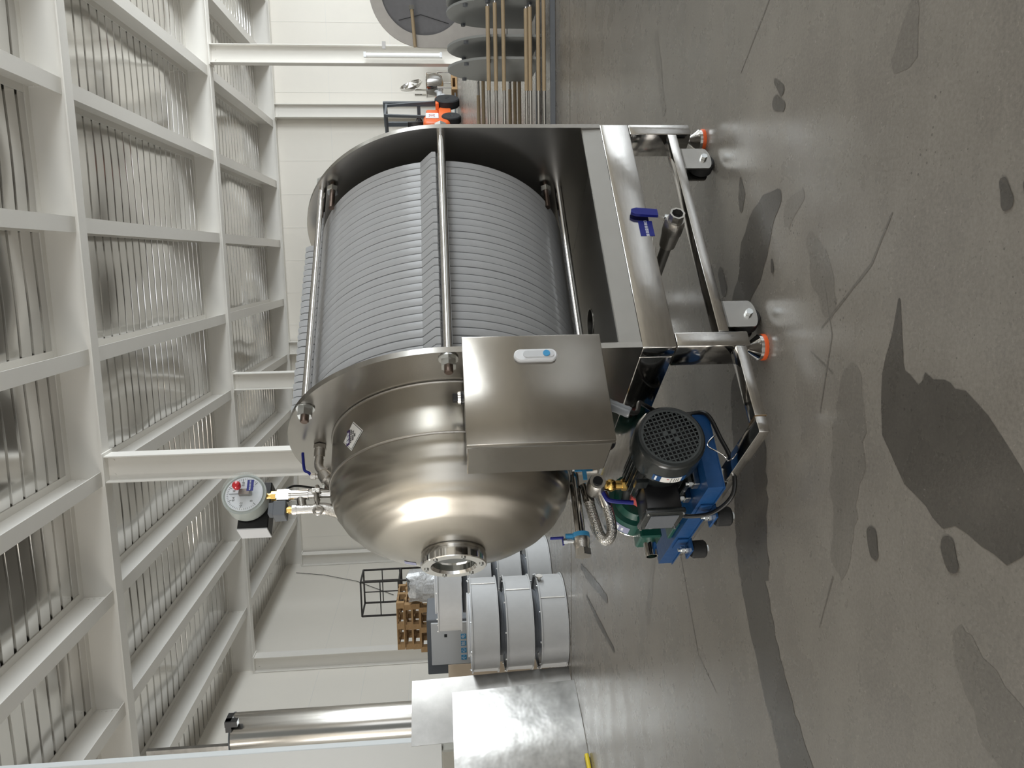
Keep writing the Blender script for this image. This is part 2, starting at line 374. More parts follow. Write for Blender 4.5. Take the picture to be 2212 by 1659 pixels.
# right wall with window openings, wall behind the camera with a gate opening
def holed_wall(name, horiz, pos, a0, a1, holes, zt, th):
    mb = MB()
    def bx(u0, u1, z0, z1):
        if u1 - u0 < 1e-3 or z1 - z0 < 1e-3: return
        if horiz: mb.box(u0, u1, pos, pos + th, z0, z1)
        else: mb.box(pos, pos + th, u0, u1, z0, z1)
    u = a0
    for (h0, h1, hz0, hz1) in sorted(holes):
        bx(u, h0, 0, zt); bx(h0, h1, 0, hz0); bx(h0, h1, hz1, zt); u = h1
    bx(u, a1, 0, zt)
    return struct(name, mb, 'wall')
holed_wall('wall_right', False, XR, YB, YF, [w_[:4] for w_ in WINR], 7.2, .2)
wl = holed_wall('wall_left', False, XL - .2, YB, YF, [(a, b, 2.1, 5.3) for a, b in WINL], 7.2, .2)
for z in (1.85, 3.1, 4.4):
    obj('panel_joint', MB().box(XL, XL + .008, 9.0, YF - .05, z, z + .016), 'white', wl)
holed_wall('wall_back', True, YB - .2, XL, XR, [(-6.5, .5, .02, 4.6), (4.0, 10.0, .02, 4.6)], 7.2, .2)
for i, (a, b, z0, z1, p_) in enumerate(WINR):
    mb = MB()
    for k in range(6):
        yy = a + (b - a) * k / 5; mb.box(XR - .03, XR + .03, yy - .03, yy + .03, z0, z1)
    for k in range(4): zz = z0 + (z1 - z0) * k / 3; mb.box(XR - .03, XR + .03, a, b, zz - .03, zz + .03)
    struct('window_%d' % (i + 1), mb, 'white')

# ---- ceiling: galvanised deck on white steel beams
BY = [-3.2, 4.81, 12.83, 20.85, 28.6]
SX = [-9.56, -7.53, -5.50, -3.47, -1.46, .60, 2.64, 4.68, 6.72, 8.76, 10.8, 12.6]
ceil = struct('ceiling', MB().box(XL, XR, YB, YF, 6.98, 7.15), 'white')
def ibeam(mb, along, p, a0, a1, zb, zt, wf_, tf=.016, tw=.012):
    def bx(u0, u1, z0, z1):
        if along == 'x': mb.box(a0, a1, p + u0, p + u1, z0, z1)
        else: mb.box(p + u0, p + u1, a0, a1, z0, z1)
    bx(-wf_ / 2, wf_ / 2, zb, zb + tf); bx(-wf_ / 2, wf_ / 2, zt - tf, zt); bx(-tw / 2, tw / 2, zb + tf, zt - tf)
for y in BY:
    mb = MB(); ibeam(mb, 'x', y, XL, XR, 6.20, ZD, .26, .022, .014); obj('main_beam', mb, 'white', ceil)
for bi in range(len(BY) - 1):
    y0, y1 = BY[bi] + .012, BY[bi + 1] - .012
    for xs in SX:
        mb = MB(); ibeam(mb, 'y', xs, y0, y1, 6.30, ZD, .24, .016, .010)
        if bi in (1, 2):
            for k in range(4):
                for s_ in (-1, 1):
                    mb.cyl((xs + s_ * .006, y1 - .07, 6.40 + k * .09), (xs + s_ * .022, y1 - .07, 6.40 + k * .09), .014, 6)
        obj('secondary_beam', mb, 'white', ceil)
    # profiled deck, one sheet run per cell between the secondary beams
    edges = [XL] + SX + [XR]
    for i in range(len(edges) - 1):
        xa, xb = edges[i], edges[i + 1]
        mb = MB(); n = int((y1 - y0) / .344); prof = []
        for k in range(n + 1):
            yy = y0 + .05 + k * .344
            prof += [(yy, ZD), (yy + .012, ZD + .055), (yy + .060, ZD + .055), (yy + .072, ZD)]
        prof = [(y0, ZD)] + [q for q in prof if q[0] < y1] + [(y1, ZD)]
        nx = 8; vs = []; fs = []
        for j in range(nx + 1):
            xx = xa + (xb - xa) * j / nx; sag = -.012 * math.sin(PI * j / nx)
            for (yy, zz) in prof: vs.append((xx, yy, zz + sag + .006 * math.sin(yy * 1.7 + xx * 2.1 + i) * math.sin(PI * j / nx)))
        m_ = len(prof)
        for j in range(nx):
            for k in range(m_ - 1): fs.append((j * m_ + k, j * m_ + k + 1, (j + 1) * m_ + k + 1, (j + 1) * m_ + k))
        mb.add(vs, fs)
        obj('deck_sheet', mb, 'deck', ceil)
# columns
def column(x, y, zt=6.2, w_=.44):
    mb = MB(); t = .018
    mb.box(x - w_ / 2, x - w_ / 2 + t, y - .16, y + .16, 0, zt); mb.box(x + w_ / 2 - t, x + w_ / 2, y - .16, y + .16, 0, zt); mb.box(x - w_ / 2 + t, x + w_ / 2 - t, y - .008, y + .008, 0, zt)
    mb.box(x - w_ / 2 - .05, x + w_ / 2 + .05, y - .2, y + .2, zt - .025, zt); mb.box(x - w_ / 2 - .06, x + w_ / 2 + .06, y - .22, y + .22, 0, .03)
    for dx in (-.12, .12): mb.cyl((x + dx, y - .03, zt - .12), (x + dx, y - .008, zt - .12), .018, 6)
    return struct('column', mb, 'white')
for (x, y) in ((-3.28, 12.83), (5.06, 20.85), (-3.12, 20.85), (-11.12, 20.85), (5.08, 28.5), (-3.1, 28.5), (-11.12, 28.5), (-11.12, 12.83), (5.06, 12.83), (13.05, 12.83), (13.05, 20.85)):
    column(x, y)

# ================================================================== THE MACHINE (local x along the drum axis, y across, z up)
MO = Vector((-.19593, 1.63080, 0)); MROT = math.radians(41.175)
mach = thing('plate_filter_machine', 'stainless filter machine with domed tank, grey plate stack and pump on a wheeled frame', 'filter machine', MO, MROT)
CY, CZ = .40, .705
# ---- frame
ZB = .287
for y0 in (0, .762):
    obj('beam', MB().box(0, .715, y0, y0 + .038, ZB - .076, ZB, .003, 2), 'mirror', mach)
for x0 in (0.0005, .6775):
    obj('cross_beam', MB().box(x0, x0 + .037, .0385, .7615, ZB - .076, ZB, .003, 2), 'mirror', mach)
for x0 in (0, .677):
    for y0 in (.0, .724):
        lg = obj('leg', MB().box(x0, x0 + .038, y0, y0 + .076, .046, ZB - .0765, .003, 2), 'mirror', mach)
        fx, fy = x0 + .019, y0 + .038
        ft = obj('levelling_foot', MB().lathe([(0.004, .0285), (.016, .0285), (.017, .0270), (.040, .0095), (.0455, .0095)], (fx, fy, 0), (0, 0, 1), 28), 'chrome', mach)
        obj('rubber_ring', MB().lathe([(0, .027), (0, .0298), (.006, .0302), (.009, .029)], (fx, fy, 0), (0, 0, 1), 28), 'orangerub', ft)
for y0 in (0.0, .762):
    obj('lower_rail', MB().box(.0385, .6765, y0, y0 + .038, .0865, .111, .002, 2), 'mirror', mach)
# pump sub-frame: two short rails and a cross rail
for y0 in (0.0, .697):
    obj('pump_rail', MB().box(-.1755, -.0005, y0, y0 + .038, .057, .081, .002, 2), 'mirror', mach)
pr = obj('pump_cross_rail', MB().box(-.214, -.176, 0, .735, .057, .081, .002, 2), 'mirror', mach)
obj('weld_seam', MB().box(-.1772, -.1748, -.0008, .0388, .0565, .0815), 'tintbrown', pr)
obj('weld_seam', MB().box(-.2146, -.2135, .238, .2415, .056, .082), 'cast', pr)
# casters
def caster(x, y, flip):
    s_ = 1 if not flip else -1
    R = .036; pl = [(x - R, .0862), (x - R, .026)] + [(x - R * math.cos(PI * k / 14), .026 - (.026 - .012) * math.sin(PI * k / 14) * 1.0) for k in range(1, 14)] + [(x + R, .026), (x + R, .0862)]
    mb = MB()
    for yy in (0.0, .040): mb.prism(pl, lambda u, v, t: (u, y + t, v), yy, yy + .004)
    mb.box(x - R, x + R, y, y + .044, .0825, .0862)
    cb = obj('caster_bracket', mb, 'plate', mach)
    obj('wheel', MB().lathe([(0, .010), (0, .028), (.004, .0318), (.028, .0318), (.032, .028), (.032, .010)], (x, y + .006, .032), (0, 1, 0), 32), 'rubber', cb)
    b_ = MB(); b_.hexn((x, y - .009 if not flip else y + .053, .031), (x, y - .0005 if not flip else y + .0445, .031), .0085); b_.cyl((x, y - .001, .031), (x, y + .045, .031), .004)
    obj('axle_bolt', b_, 'zinc', cb)
for (x, y, f) in ((.087, .002, False), (.588, .002, False), (.087, .754, True), (.588, .754, True)): caster(x, y, f)
# ---- drip tray
for (ya, yb) in ((.0015, .022), (.7985, .778)):
    f = lambda u, v, t: (t, u, v)
    s_ = 1 if yb > ya else -1
    obj('tray_wall', MB().prism([(ya, ZB + .0003), (ya + .002 * s_, ZB + .048), (ya + .004 * s_, ZB + .050), (ya + .010 * s_, ZB + .050), (ya + .010 * s_, ZB + .0003)], f, .0145, .6995), 'matte', mach)
def holed_plate(x0, x1, y0, y1, z0, z1, hx, hy, r, n=32):
    mb = MB(); outer = []; inner = []
    for k in range(n):
        a = 2 * PI * k / n + PI / n; c, s_ = math.cos(a), math.sin(a)
        tx = ((x1 - hx) if c > 0 else (x0 - hx)) / c if abs(c) > 1e-6 else 1e9
        ty = ((y1 - hy) if s_ > 0 else (y0 - hy)) / s_ if abs(s_) > 1e-6 else 1e9
        t = min(tx, ty); outer.append((hx + c * t, hy + s_ * t)); inner.append((hx + c * r, hy + s_ * r))
    loops = [[(x, y, z0) for x, y in inner], [(x, y, z0) for x, y in outer], [(x, y, z1) for x, y in outer], [(x, y, z1) for x, y in inner], [(x, y, z0) for x, y in inner]]
    return mb.rings(loops, False, False)
tray = obj('drip_tray', holed_plate(.0145, .6995, .024, .776, .2905, .2965, .36, .40, .041), 'matte', mach)
obj('drain_collar', MB().pipe((.36, .40, .20), (.36, .40, .2985), .0425, .0405, 32), 'plate', tray)
obj('drain_sump', MB().lathe([(0, .02), (.0, .042), (.008, .042)], (.36, .40, .19), (0, 0, 1), 32), 'cast', tray)
# ---- end plates
def endplate(x0, x1, holes=False):
    out = tomb(CY, .70, .402, ZB + .0005)
    return MB().prism(out, lambda u, v, t: (t, u, v), x0, x1)
ep1 = obj('end_plate', endplate(0.0, .014), 'plate', mach)
ep2 = obj('end_plate', endplate(.700, .714), 'plate', mach)
# ---- tank
RT = .29; pr_ = [(0, RT), (.13, RT)]
D_ = .172; pw = 2.12
for k in range(1, 25):
    th = k / 24 * PI / 2; r = RT * math.cos(th) ** (2 / pw); t = .13 + D_ * math.sin(th) ** (2 / pw)
    pr_.append((t, max(r, .002)))
prr = [pr_[0]] + [(.13 * k / 6, RT) for k in range(1, 7)] + [(t + .0008 * math.sin(t * 260 + 1.3) * min(1, (t - .13) / .02) * min(1, r / .1), r + .0010 * math.sin(t * 210) * min(1, (t - .13) / .02)) for t, r in pr_[2:]]
tank = obj('tank', MB().lathe(prr, (0, 0, 0), (-1, 0, 0), 128, False, True), 'tank', mach, (0, CY, CZ), ang=60)
_n, _l = nt(M['tank']); _t = _n.new('ShaderNodeTangent'); _t.direction_type = 'RADIAL'; _t.axis = 'X'; _l.new(_t.outputs[0], _n['Principled BSDF'].inputs['Tangent']); _n['Principled BSDF'].inputs['Anisotropic'].default_value = .55
for t in (.003, .13):
    obj('weld_bead', MB().torus((-t, 0, 0), (-1, 0, 0), RT + .0005, .0028, 128, 6), 'cast', tank)
# sight glass on the dome
sg = MB().lathe([(0, .070), (.036, .070), (.036, .074), (.0515, .074), (.0515, .069), (.0535, .069), (.0535, .0765), (.0755, .0765), (.0775, .0745), (.0775, .054), (.071, .049), (.060, .049)], (-.250, CY, CZ), (-1, 0, 0), 64, False, False)
sgo = obj('sight_glass_flange', sg, 'chrome', mach)
obj('glass_disc', MB().cyl((-.310, CY, CZ), (-.314, CY, CZ), .0495, 48), 'dglass', sgo)
bolts = MB()
for k in range(6):
    a = 2 * PI * k / 6 + .35; p = (CY + .0645 * math.cos(a), CZ + .0645 * math.sin(a))
    bt = MB().lathe([(0, .0055), (.003, .0055), (.0035, .003), (.001, .0025)], (-.3272, p[0], p[1]), (-1, 0, 0), 14)
    obj('flange_bolt', bt, 'zinc', sgo)
    obj('flange_bolt', MB().cyl((-.3300, p[0], p[1]), (-.3309, p[0], p[1]), .0024, 6), 'print', sgo)
# ---- tie rods and nuts
for k in range(6):
    a = PI + k * PI / 3; y, z = CY + .38 * math.cos(a), CZ + .38 * math.sin(a)
    rd = obj('tie_rod', MB().cyl((.0142, y, z), (.6998, y, z), .0108, 24), 'rod', mach)
    n_ = MB().cyl((-.0005, y, z), (-.004, y, z), .0215, 28); n_.hexn((-.004, y, z), (-.024, y, z), .0175)
    obj('nut', n_, 'zinc', rd)
    obj('stud', MB().lathe([(0, .0098), (.012, .0098), (.014, .008)], (-.024, y, z), (-1, 0, 0), 18), 'thread', rd)
    obj('nut', MB().hexn((.7145, y, z), (.734, y, z), .0175), 'zinc', rd)
for (y, z) in ((.195, 1.004), (.20, .414), (.605, 1.004), (.60, .414)):
    st = obj('clamp_stud', MB().cyl((.615, y, z), (.6998, y, z), .0075, 16), 'thread', mach)
    obj('nut', MB().hexn((.672, y, z), (.690, y, z), .0155), 'zinc', st)
# ---- filter plates: round plate with a lug resting on the rod each side and a tab on top
def plate_outline(R, grow=0.0):
    pts = []
    def arc(a0, a1, n):
        for k in range(n + 1):
            a = math.radians(a0 + (a1 - a0) * k / n); pts.append((CY + (R + grow) * math.cos(a), CZ + (R + grow) * math.sin(a)))
    g = grow
    arc(9, 84, 30)
    pts.extend([(CY + .034, 1.090 + g), (CY + .027, 1.102 + g), (CY - .027, 1.102 + g), (CY - .034, 1.090 + g)])
    arc(96, 171, 30)
    pts.extend([(CY - .376 - g, .7345), (CY - .3805 - g, .7295), (CY - .3805 - g, .7205), (CY - .375, .7175 - g * .2), (CY - .366, .7185), (CY - .356, .712)])
    arc(181, 359, 74)
    pts.extend([(CY + .356, .712), (CY + .366, .7185), (CY + .375, .7175), (CY + .3805 + g, .7205), (CY + .3805 + g, .7295), (CY + .376 + g, .7345)])
    return pts
o0 = plate_outline(.35, -.0026); o1 = plate_outline(.35, -.0018); o2 = plate_outline(.35, 0); o3 = plate_outline(.35, -.0008)
pm = MB().rings([[(0, u, v) for u, v in o0], [(.0006, u, v) for u, v in o1], [(.0100, u, v) for u, v in o2], [(.0184, u, v) for u, v in o2], [(.0190, u, v) for u, v in o3]])
pme = pm.mesh('filter_plate', 28); pme.materials.append(M['pgrey'])
for i in range(28):
    p = link('filter_plate', pme, mach, (.0165 + i * .0222, random.uniform(-.0008, .0008), random.uniform(-.0006, .0006)))
# ---- control box on the side
BX0, BX1, BYF, BYB, BZ0, BZ1 = -.237, .010, -.018, .098, .389, .674
cbx = obj('control_box', MB().box(BX0, BX1, BYF, BYB, BZ0, BZ1, .002, 1), 'boxsteel', mach)
door = obj('door', MB().box(BX0 - .003, BX1 + .003, BYF - .019, BYF - .003, BZ0 - .003, BZ1 + .003, .0015, 2), 'boxsteel', cbx)
def stadium(cx, cz, L_, R, n=12):
    return [(cx + R * math.cos(PI * k / n), cz + L_ / 2 + R * math.sin(PI * k / n)) for k in range(n + 1)] + [(cx + R * math.cos(PI + PI * k / n), cz - L_ / 2 + R * math.sin(PI + PI * k / n)) for k in range(n + 1)]
lx, lz = -.040, .527; yf = BYF - .019
lk = MB(); fy_ = lambda u, v, t: (u, t, v)
lk.rings([[fy_(u, v, yf) for u, v in stadium(lx, lz, .060, .0148)], [fy_(u, v, yf - .005) for u, v in stadium(lx, lz, .060, .0148)], [fy_(u, v, yf - .008) for u, v in stadium(lx, lz, .060, .0125)]])
lock = obj('lock_handle', lk, 'wplastic', cbx)
obj('lever', MB().rings([[fy_(u, v, yf - .0078) for u, v in stadium(lx, lz - .006, .048, .0082)], [fy_(u, v, yf - .0105) for u, v in stadium(lx, lz - .006, .048, .0078)]]), 'cabgrey', cbx)
obj('key_cylinder', MB().cyl((lx, yf - .010, lz - .022), (lx, yf - .0125, lz - .022), .0072, 24), 'bluetape', cbx)
# rotary switch on top of the box
sw = MB().cyl((-.085, .045, BZ1), (-.085, .045, BZ1 + .008), .0145, 28)
swo = obj('rotary_switch', sw, 'black', cbx)
obj('switch_ring', MB().cyl((-.085, .045, BZ1 + .008), (-.085, .045, BZ1 + .014), .0142, 28, .0135), 'chrome', cbx)
obj('switch_knob', MB().box(-.094, -.076, .040, .050, BZ1 + .014, BZ1 + .0245, .001), 'black', cbx)
obj('box_bracket', MB().box(-.16, -.05, BYB, .155, .56, .572), 'boxsteel', mach)
# spiral-wrapped cable leaving the box, black cable on to the motor
wrap_pts = [Vector((-.105, .04, .389)).lerp(Vector((-.140, .035, .330)), k / 10) for k in range(11)]
cw = obj('cable_sleeve', MB().sweep(wrap_pts, [.0115 + .0012 * (k % 2) for k in range(11)], 14), 'clearpl', mach)
def bez(P, n=12):
    out = []
    for i in range(len(P) - 1):
        p0 = Vector(P[max(i - 1, 0)]); p1 = Vector(P[i]); p2 = Vector(P[i + 1]); p3 = Vector(P[min(i + 2, len(P) - 1)])
        for k in range(n):
            t = k / n; out.append(.5 * ((2 * p1) + (p2 - p0) * t + (2 * p0 - 5 * p1 + 4 * p2 - p3) * t * t + (3 * p1 - p0 - 3 * p2 + p3) * t ** 3))
    out.append(Vector(P[-1])); return out
obj('motor_cable', MB().sweep(bez([(-.138, .035, .334), (-.128, .055, .310), (-.088, .085, .292), (-.056, .15, .262), (-.046, .21, .205), (-.047, .215, .145), (-.060, .195, .105), (-.125, .193, .086), (-.185, .20, .070), (-.245, .235, .070), (-.262, .30, .10), (-.258, .33, .150), (-.250, .325, .184)]), .0052, 10), 'cable', mach)
obj('weld_clip', MB().sweep(bez([(-.120, .19, .10), (-.150, .18, .125), (-.178, .17, .10), (-.185, .19, .082)]), .0018, 8), 'rod', mach)

# ---- pump set: blue base, motor, coupling, green pump
bs = MB(); Z0 = .0985; Z1 = .136
bs.box(-.242, -.055, .205, .71, Z1 - .005, Z1)          # top sheet
bs.box(-.242, -.055, .205, .2085, Z0, Z1 - .005)          # end skirt facing the camera
bs.box(-.242, -.2385, .2085, .71, Z0, Z1 - .005); bs.box(-.0585, -.055, .2085, .71, Z0, Z1 - .005); bs.box(-.2385, -.0585, .7065, .71, Z0, Z1 - .005)
bs.box(-.246, -.051, .203, .712, Z0 - .0015, Z0 + .001)
base = obj('pump_base', bs, 'bluep', mach)
for y in (.24, .66): obj('spacer', MB().box(-.212, -.180, y, y + .04, .0812, Z0 - .0016), 'plate', base)
for (y) in (.33, .55):
    tb = MB().box(-.276, -.242, y - .032, y + .032, .092, .0975, .001)
    tb.box(-.246, -.2425, y - .032, y + .032, .092, .128)
    t_ = obj('mount_tab', tb, 'bluep', base)
    obj('rubber_mount', MB().lathe([(0, .020), (.004, .023), (.034, .023), (.038, .019)], (-.262, y, .052), (0, 0, 1), 24), 'rubber', base)
    nb = MB().cyl((-.262, y, .044), (-.262, y, .124), .0045, 14); nb.hexn((-.262, y, .098), (-.262, y, .106), .0098); nb.hexn((-.262, y, .108), (-.262, y, .116), .0098); nb.hexn((-.262, y, .044), (-.262, y, .0515), .0098)
    obj('mount_bolt', nb, 'zinc', base)
MX, MZ = -.150, .222
mt = MB().lathe([(0, .058), (.004, .0615), (.105, .0615), (.105, .055), (.165, .055), (.175, .05), (.20, .042), (.205, .02)], (MX, .205, MZ), (0, 1, 0), 48)
motor = obj('motor', mt, 'motor', mach)
for k in range(40):
    a = 2 * PI * k / 40; rad = Vector((math.cos(a), 0, math.sin(a))); tn = Vector((-math.sin(a), 0, math.cos(a)))
    if abs(a - PI) < .62: continue
    c0 = Vector((MX, 0, MZ)); mb = MB(); vs = []
    for yy in (.215, .345):
        for rr, w_ in ((.054, .0018), (.0695, .0011)):
            for s_ in (-1, 1): p = c0 + rad * rr + tn * w_ * s_; vs.append((p.x, yy, p.z))
    mb.add(vs, [(0, 1, 3, 2), (4, 6, 7, 5), (0, 4, 5, 1), (2, 3, 7, 6), (0, 2, 6, 4), (1, 5, 7, 3)])
    obj('cooling_fin', mb, 'motor', motor)
FR = .0785
fc = MB().lathe([(.0, FR - .012), (.0, FR - .006), (.004, FR - .002), (.012, FR + .0005), (.068, FR + .0015), (.070, FR - .003), (.082, FR - .002), (.084, FR - .006)], (MX, .127, MZ), (0, 1, 0), 64, False, False)
fan = obj('fan_cover', fc, 'motor', motor)
# square-hole grille built as real bars over a disc darkened as interior shade
gr = MB(); Rg = FR - .011; pitch = .0098
rot = .24
def gp(u, v, t): return (MX + u * math.cos(rot) - v * math.sin(rot), t, MZ + u * math.sin(rot) + v * math.cos(rot))
n = 7
for k in range(-n, n + 2):
    u0 = (k - .5) * pitch; 
    if abs(u0) >= Rg: continue
    hl = math.sqrt(Rg * Rg - u0 * u0)
    gr.prism([(u0 - .0014, -hl), (u0 + .0014, -hl), (u0 + .0014, hl), (u0 - .0014, hl)], gp, .1275, .1292)
    gr.prism([(-hl, u0 - .0014), (hl, u0 - .0014), (hl, u0 + .0014), (-hl, u0 + .0014)], gp, .1275, .1292)
gr.pipe((MX, .1272, MZ), (MX, .1294, MZ), FR - .0065, FR - .0165, 48)
for (u, v) in ((pitch, pitch), (-pitch, pitch), (pitch, -pitch), (-pitch, -pitch)):
    gr.prism([(u - .005, v - .005), (u + .005, v - .005), (u + .005, v + .005), (u - .005, v + .005)], gp, .1272, .1294)
M['grille'] = mat('grille_grey', (.055, .062, .062), .35)
obj('fan_grille', gr, 'grille', motor)
obj('fan_shade_disc', MB().cyl((MX, .150, MZ), (MX, .152, MZ), FR - .004, 40), 'print', motor)  # dark disc painted in for the shade inside the cover
# wrap-round label on the fan cover
def band(x, z, y0, y1, R, a0, a1, name, m, parent, n=16, axis='y'):
    mb = MB(); vs = []
    for k in range(n + 1):
        a = a0 + (a1 - a0) * k / n
        for yy in (y0, y1):
            for r_ in (R, R + .0005): vs.append((x + r_ * math.cos(a), yy, z + r_ * math.sin(a)))
    fs = []
    for k in range(n):
        o = k * 4; fs += [(o, o + 4, o + 6, o + 2), (o + 1, o + 3, o + 7, o + 5), (o, o + 1, o + 5, o + 4), (o + 2, o + 6, o + 7, o + 3)]
    fs += [(0, 2, 3, 1), (n * 4, n * 4 + 1, n * 4 + 3, n * 4 + 2)]
    mb.add(vs, fs); return obj(name, mb, m, parent)
A0 = PI - .55
band(MX, MZ, .172, .196, FR + .0013, A0, A0 + .95, 'motor_label', 'bluep', motor)
band(MX, MZ, .1725, .1955, FR + .0016, A0 + .24, A0 + .82, 'motor_label', 'label', motor)
band(MX, MZ, .178, .181, FR + .0020, A0 + .40, A0 + .46, 'label_print', 'red', motor)
band(MX, MZ, .1735, .1945, FR + .0020, A0 + .52, A0 + .535, 'label_print', 'print', motor)
for q in (.60, .66, .72): band(MX, MZ, .176, .191, FR + .0020, A0 + q, A0 + q + .016, 'label_print', 'print', motor)
band(MX, MZ, .175, .193, FR + .0018, A0 + .07, A0 + .12, 'label_print', 'printw', motor)
# terminal box on the motor side
tx = MB().box(-.262, -.195, .262, .350, .184, .266, .004, 2)
tbx = obj('terminal_box', tx, 'black', motor)
obj('terminal_lid', MB().box(-.277, -.262, .255, .357, .177, .273, .006, 2), 'motor', motor)
obj('lid_panel', MB().box(-.280, -.2765, .270, .342, .192, .258, .0015, 1), 'cabdark', motor)
for (yy, zz) in ((.262, .184), (.35, .184), (.262, .266), (.35, .266)):
    obj('lid_screw', MB().cyl((-.2765, yy, zz), (-.2795, yy, zz), .0028, 10), 'zinc', motor)
obj('name_plate', MB().box(-.214, -.205, .225, .258, .262, .290), 'motor', motor)
# motor feet on a steel riser
obj('motor_foot', MB().box(-.205, -.095, .25, .35, .1525, .164, .002), 'motor', motor)
rs = MB().box(-.215, -.085, .245, .272, .1365, .1525, .002); rs.box(-.215, -.085, .325, .352, .1365, .1525, .002)
riser = obj('motor_riser', rs, 'mirror', mach)
for yy in (.258, .338):
    nb = MB(); nb.hexn((-.207, yy, .1535), (-.207, yy, .1615), .008); nb.cyl((-.207, yy, .14), (-.207, yy, .168), .004); obj('foot_bolt', nb, 'zinc', riser)
# coupling and pump
obj('coupling', MB().lathe([(0, .02), (.0, .036), (.012, .040), (.024, .040), (.026, .03), (.04, .03)], (MX, .412, MZ), (0, 1, 0), 36), 'red', mach)
pp = MB().lathe([(0, .030), (.002, .050), (.018, .060), (.020, .073), (.034, .0765), (.078, .0765), (.082, .070), (.090, .05)], (MX, .452, MZ + .008), (0, 1, 0), 48)
pump = obj('pump', pp, 'green', mach)
pf = MB().box(-.258, -.195, .455, .530, .186, .240, .004); pf.box(-.205, -.09, .46, .54, .146, .18, .003); pf.box(-.23, -.075, .45, .55, .1365, .147, .002)
obj('pump_flange', pf, 'green', pump)
obj('outlet_stub', MB().pipe((-.258, .490, .212), (-.296, .490, .212), .0165, .0135, 28), 'chrome', pump)
band(MX, MZ + .008, .487, .522, .0770, PI - .95, PI - .35, 'pump_label', 'lavender', pump)
band(MX, MZ + .008, .497, .513, .0778, PI - .62, PI - .55, 'label_print', 'printw', pump)
band(MX, MZ + .008, .495, .515, .0778, PI - .78, PI - .71, 'label_print', 'printw', pump)
obj('rim_strip', MB().torus((MX, .528, MZ + .008), (0, 1, 0), .0768, .0018, 48, 6), 'chrome', pump)
# suction fittings between tank drain and pump: brass valve, ball valve, braided hose, drain pipe
obj('drain_pipe', MB().cyl((-.085, .40, .400), (-.262, .40, .400), .0125, 24), 'mirror', mach)
dv = MB().lathe([(0, .0165), (.008, .0195), (.024, .0205), (.030, .018), (.040, .018)], (-.262, .40, .400), (-1, 0, 0), 28); dv.hexn((-.302, .40, .400), (-.318, .40, .400), .0205)
dvo = obj('drain_valve', dv, 'cast', mach)
obj('valve_stem', MB().cyl((-.280, .40, .418), (-.280, .40, .442), .005, 12).hexn((-.280, .40, .435), (-.280, .40, .444), .008), 'zinc', dvo)
obj('valve_lever', MB().box(-.288, -.268, .396, .404, .442, .446).box(-.272, -.2685, .395, .405, .444, .474), 'bluev', dvo)
obj('tape_wrap', MB().cyl((-.262, .40, .400), (-.272, .40, .400), .0212, 24).cyl((-.267, .40, .40), (-.267, .40, .437), .0065, 10), 'bluetape', dvo)
obj('tank_outlet', MB().cyl((-.085, .40, .424), (-.085, .40, .340), .022, 28).torus((-.085, .40, .408), (0, 0, 1), .0235, .004, 28, 8), 'cast', mach)
hp = bez([(-.140, .395, .374), (-.185, .395, .370), (-.235, .395, .362), (-.270, .395, .354), (-.285, .392, .341), (-.270, .386, .328), (-.235, .382, .326), (-.195, .374, .334), (-.172, .368, .342)], 8)
hose = obj('braided_hose', MB().sweep(hp, [.0125] * len(hp), 18), 'braid', mach)
for (a, b) in (((-.138, .395, .374), (-.186, .395, .370)), ((-.172, .368, .342), (-.205, .376, .3315))):
    obj('hose_ferrule', MB().cyl(a, b, .0145, 24, .0140), 'mirror', hose)
bv = MB().lathe([(0, .013), (0, .019), (.006, .0215), (.03, .0225), (.05, .0215), (.056, .018)], (-.164, .318, .358), (0, 1, 0), 28); bv.lathe([(0, .010), (-.004, .010)], (-.164, .318, .358), (0, 1, 0), 20)
bvo = obj('ball_valve', bv, 'cast', mach)
obj('valve_port', MB().cyl((-.164, .3130, .358), (-.164, .3172, .358), .0115, 24), 'print', bvo)
obj('valve_lever', MB().sweep(bez([(-.178, .35, .342), (-.196, .352, .334), (-.203, .352, .315), (-.208, .352, .272)]), .0055, 8), 'bluev', bvo)
br = MB().cyl((-.164, .345, .337), (-.164, .345, .292), .011, 20); br.sphere((-.164, .345, .322), .0155, 20, 12); br.hexn((-.164, .345, .296), (-.164, .345, .284), .0145)
obj('brass_fitting', br, 'brass', mach)
obj('pump_inlet', MB().sweep(bez([(-.164, .345, .286), (-.164, .362, .275), (-.162, .42, .268), (-.156, .47, .262)]), .012, 14), 'black', mach)
rc = MB().sphere((-.055, .33, .318), .021, 20, 12); rc.cyl((-.055, .33, .318), (-.05, .37, .36), .014, 16)
obj('elbow', rc, 'cast', mach)
obj('blue_tie', MB().box(-.110, -.100, .372, .376, .355, .40).box(-.135, -.10, .368, .372, .372, .382), 'bluetape', mach)

# ---- front drain line with ball valve under the beam
dp = MB().sweep(bez([(.36, .40, .195), (.36, .40, .172), (.358, .37, .160), (.352, .25, .158), (.347, .03, .157)]), .0135, 18)
obj('drain_line', dp, 'matte', mach)
fv = MB().lathe([(-.030, .0165), (-.026, .0200), (.012, .0225), (.020, .0245), (.050, .0245), (.060, .0205)], (.347, .034, .157), (0, -1, 0), 32)
fv.lathe([(.060, .0205), (.060, .0185), (.082, .0185), (.082, .0138), (.060, .0138)], (.347, .034, .157), (0, -1, 0), 8, False, False)
fvo = obj('front_valve', fv, 'cast', mach)
obj('valve_port', MB().cyl((.347, -.030, .157), (.347, -.031, .157), .0125, 24), 'print', fvo)
obj('lever_plate', MB().sweep(bez([(.368, -.002, .166), (.376, -.004, .182), (.384, -.006, .196)]), .0048, 6), 'matte', fvo)
lv = MB()
lvp = [(.374, .191), (.394, .191), (.400, .242), (.396, .254), (.386, .256), (.379, .246)]
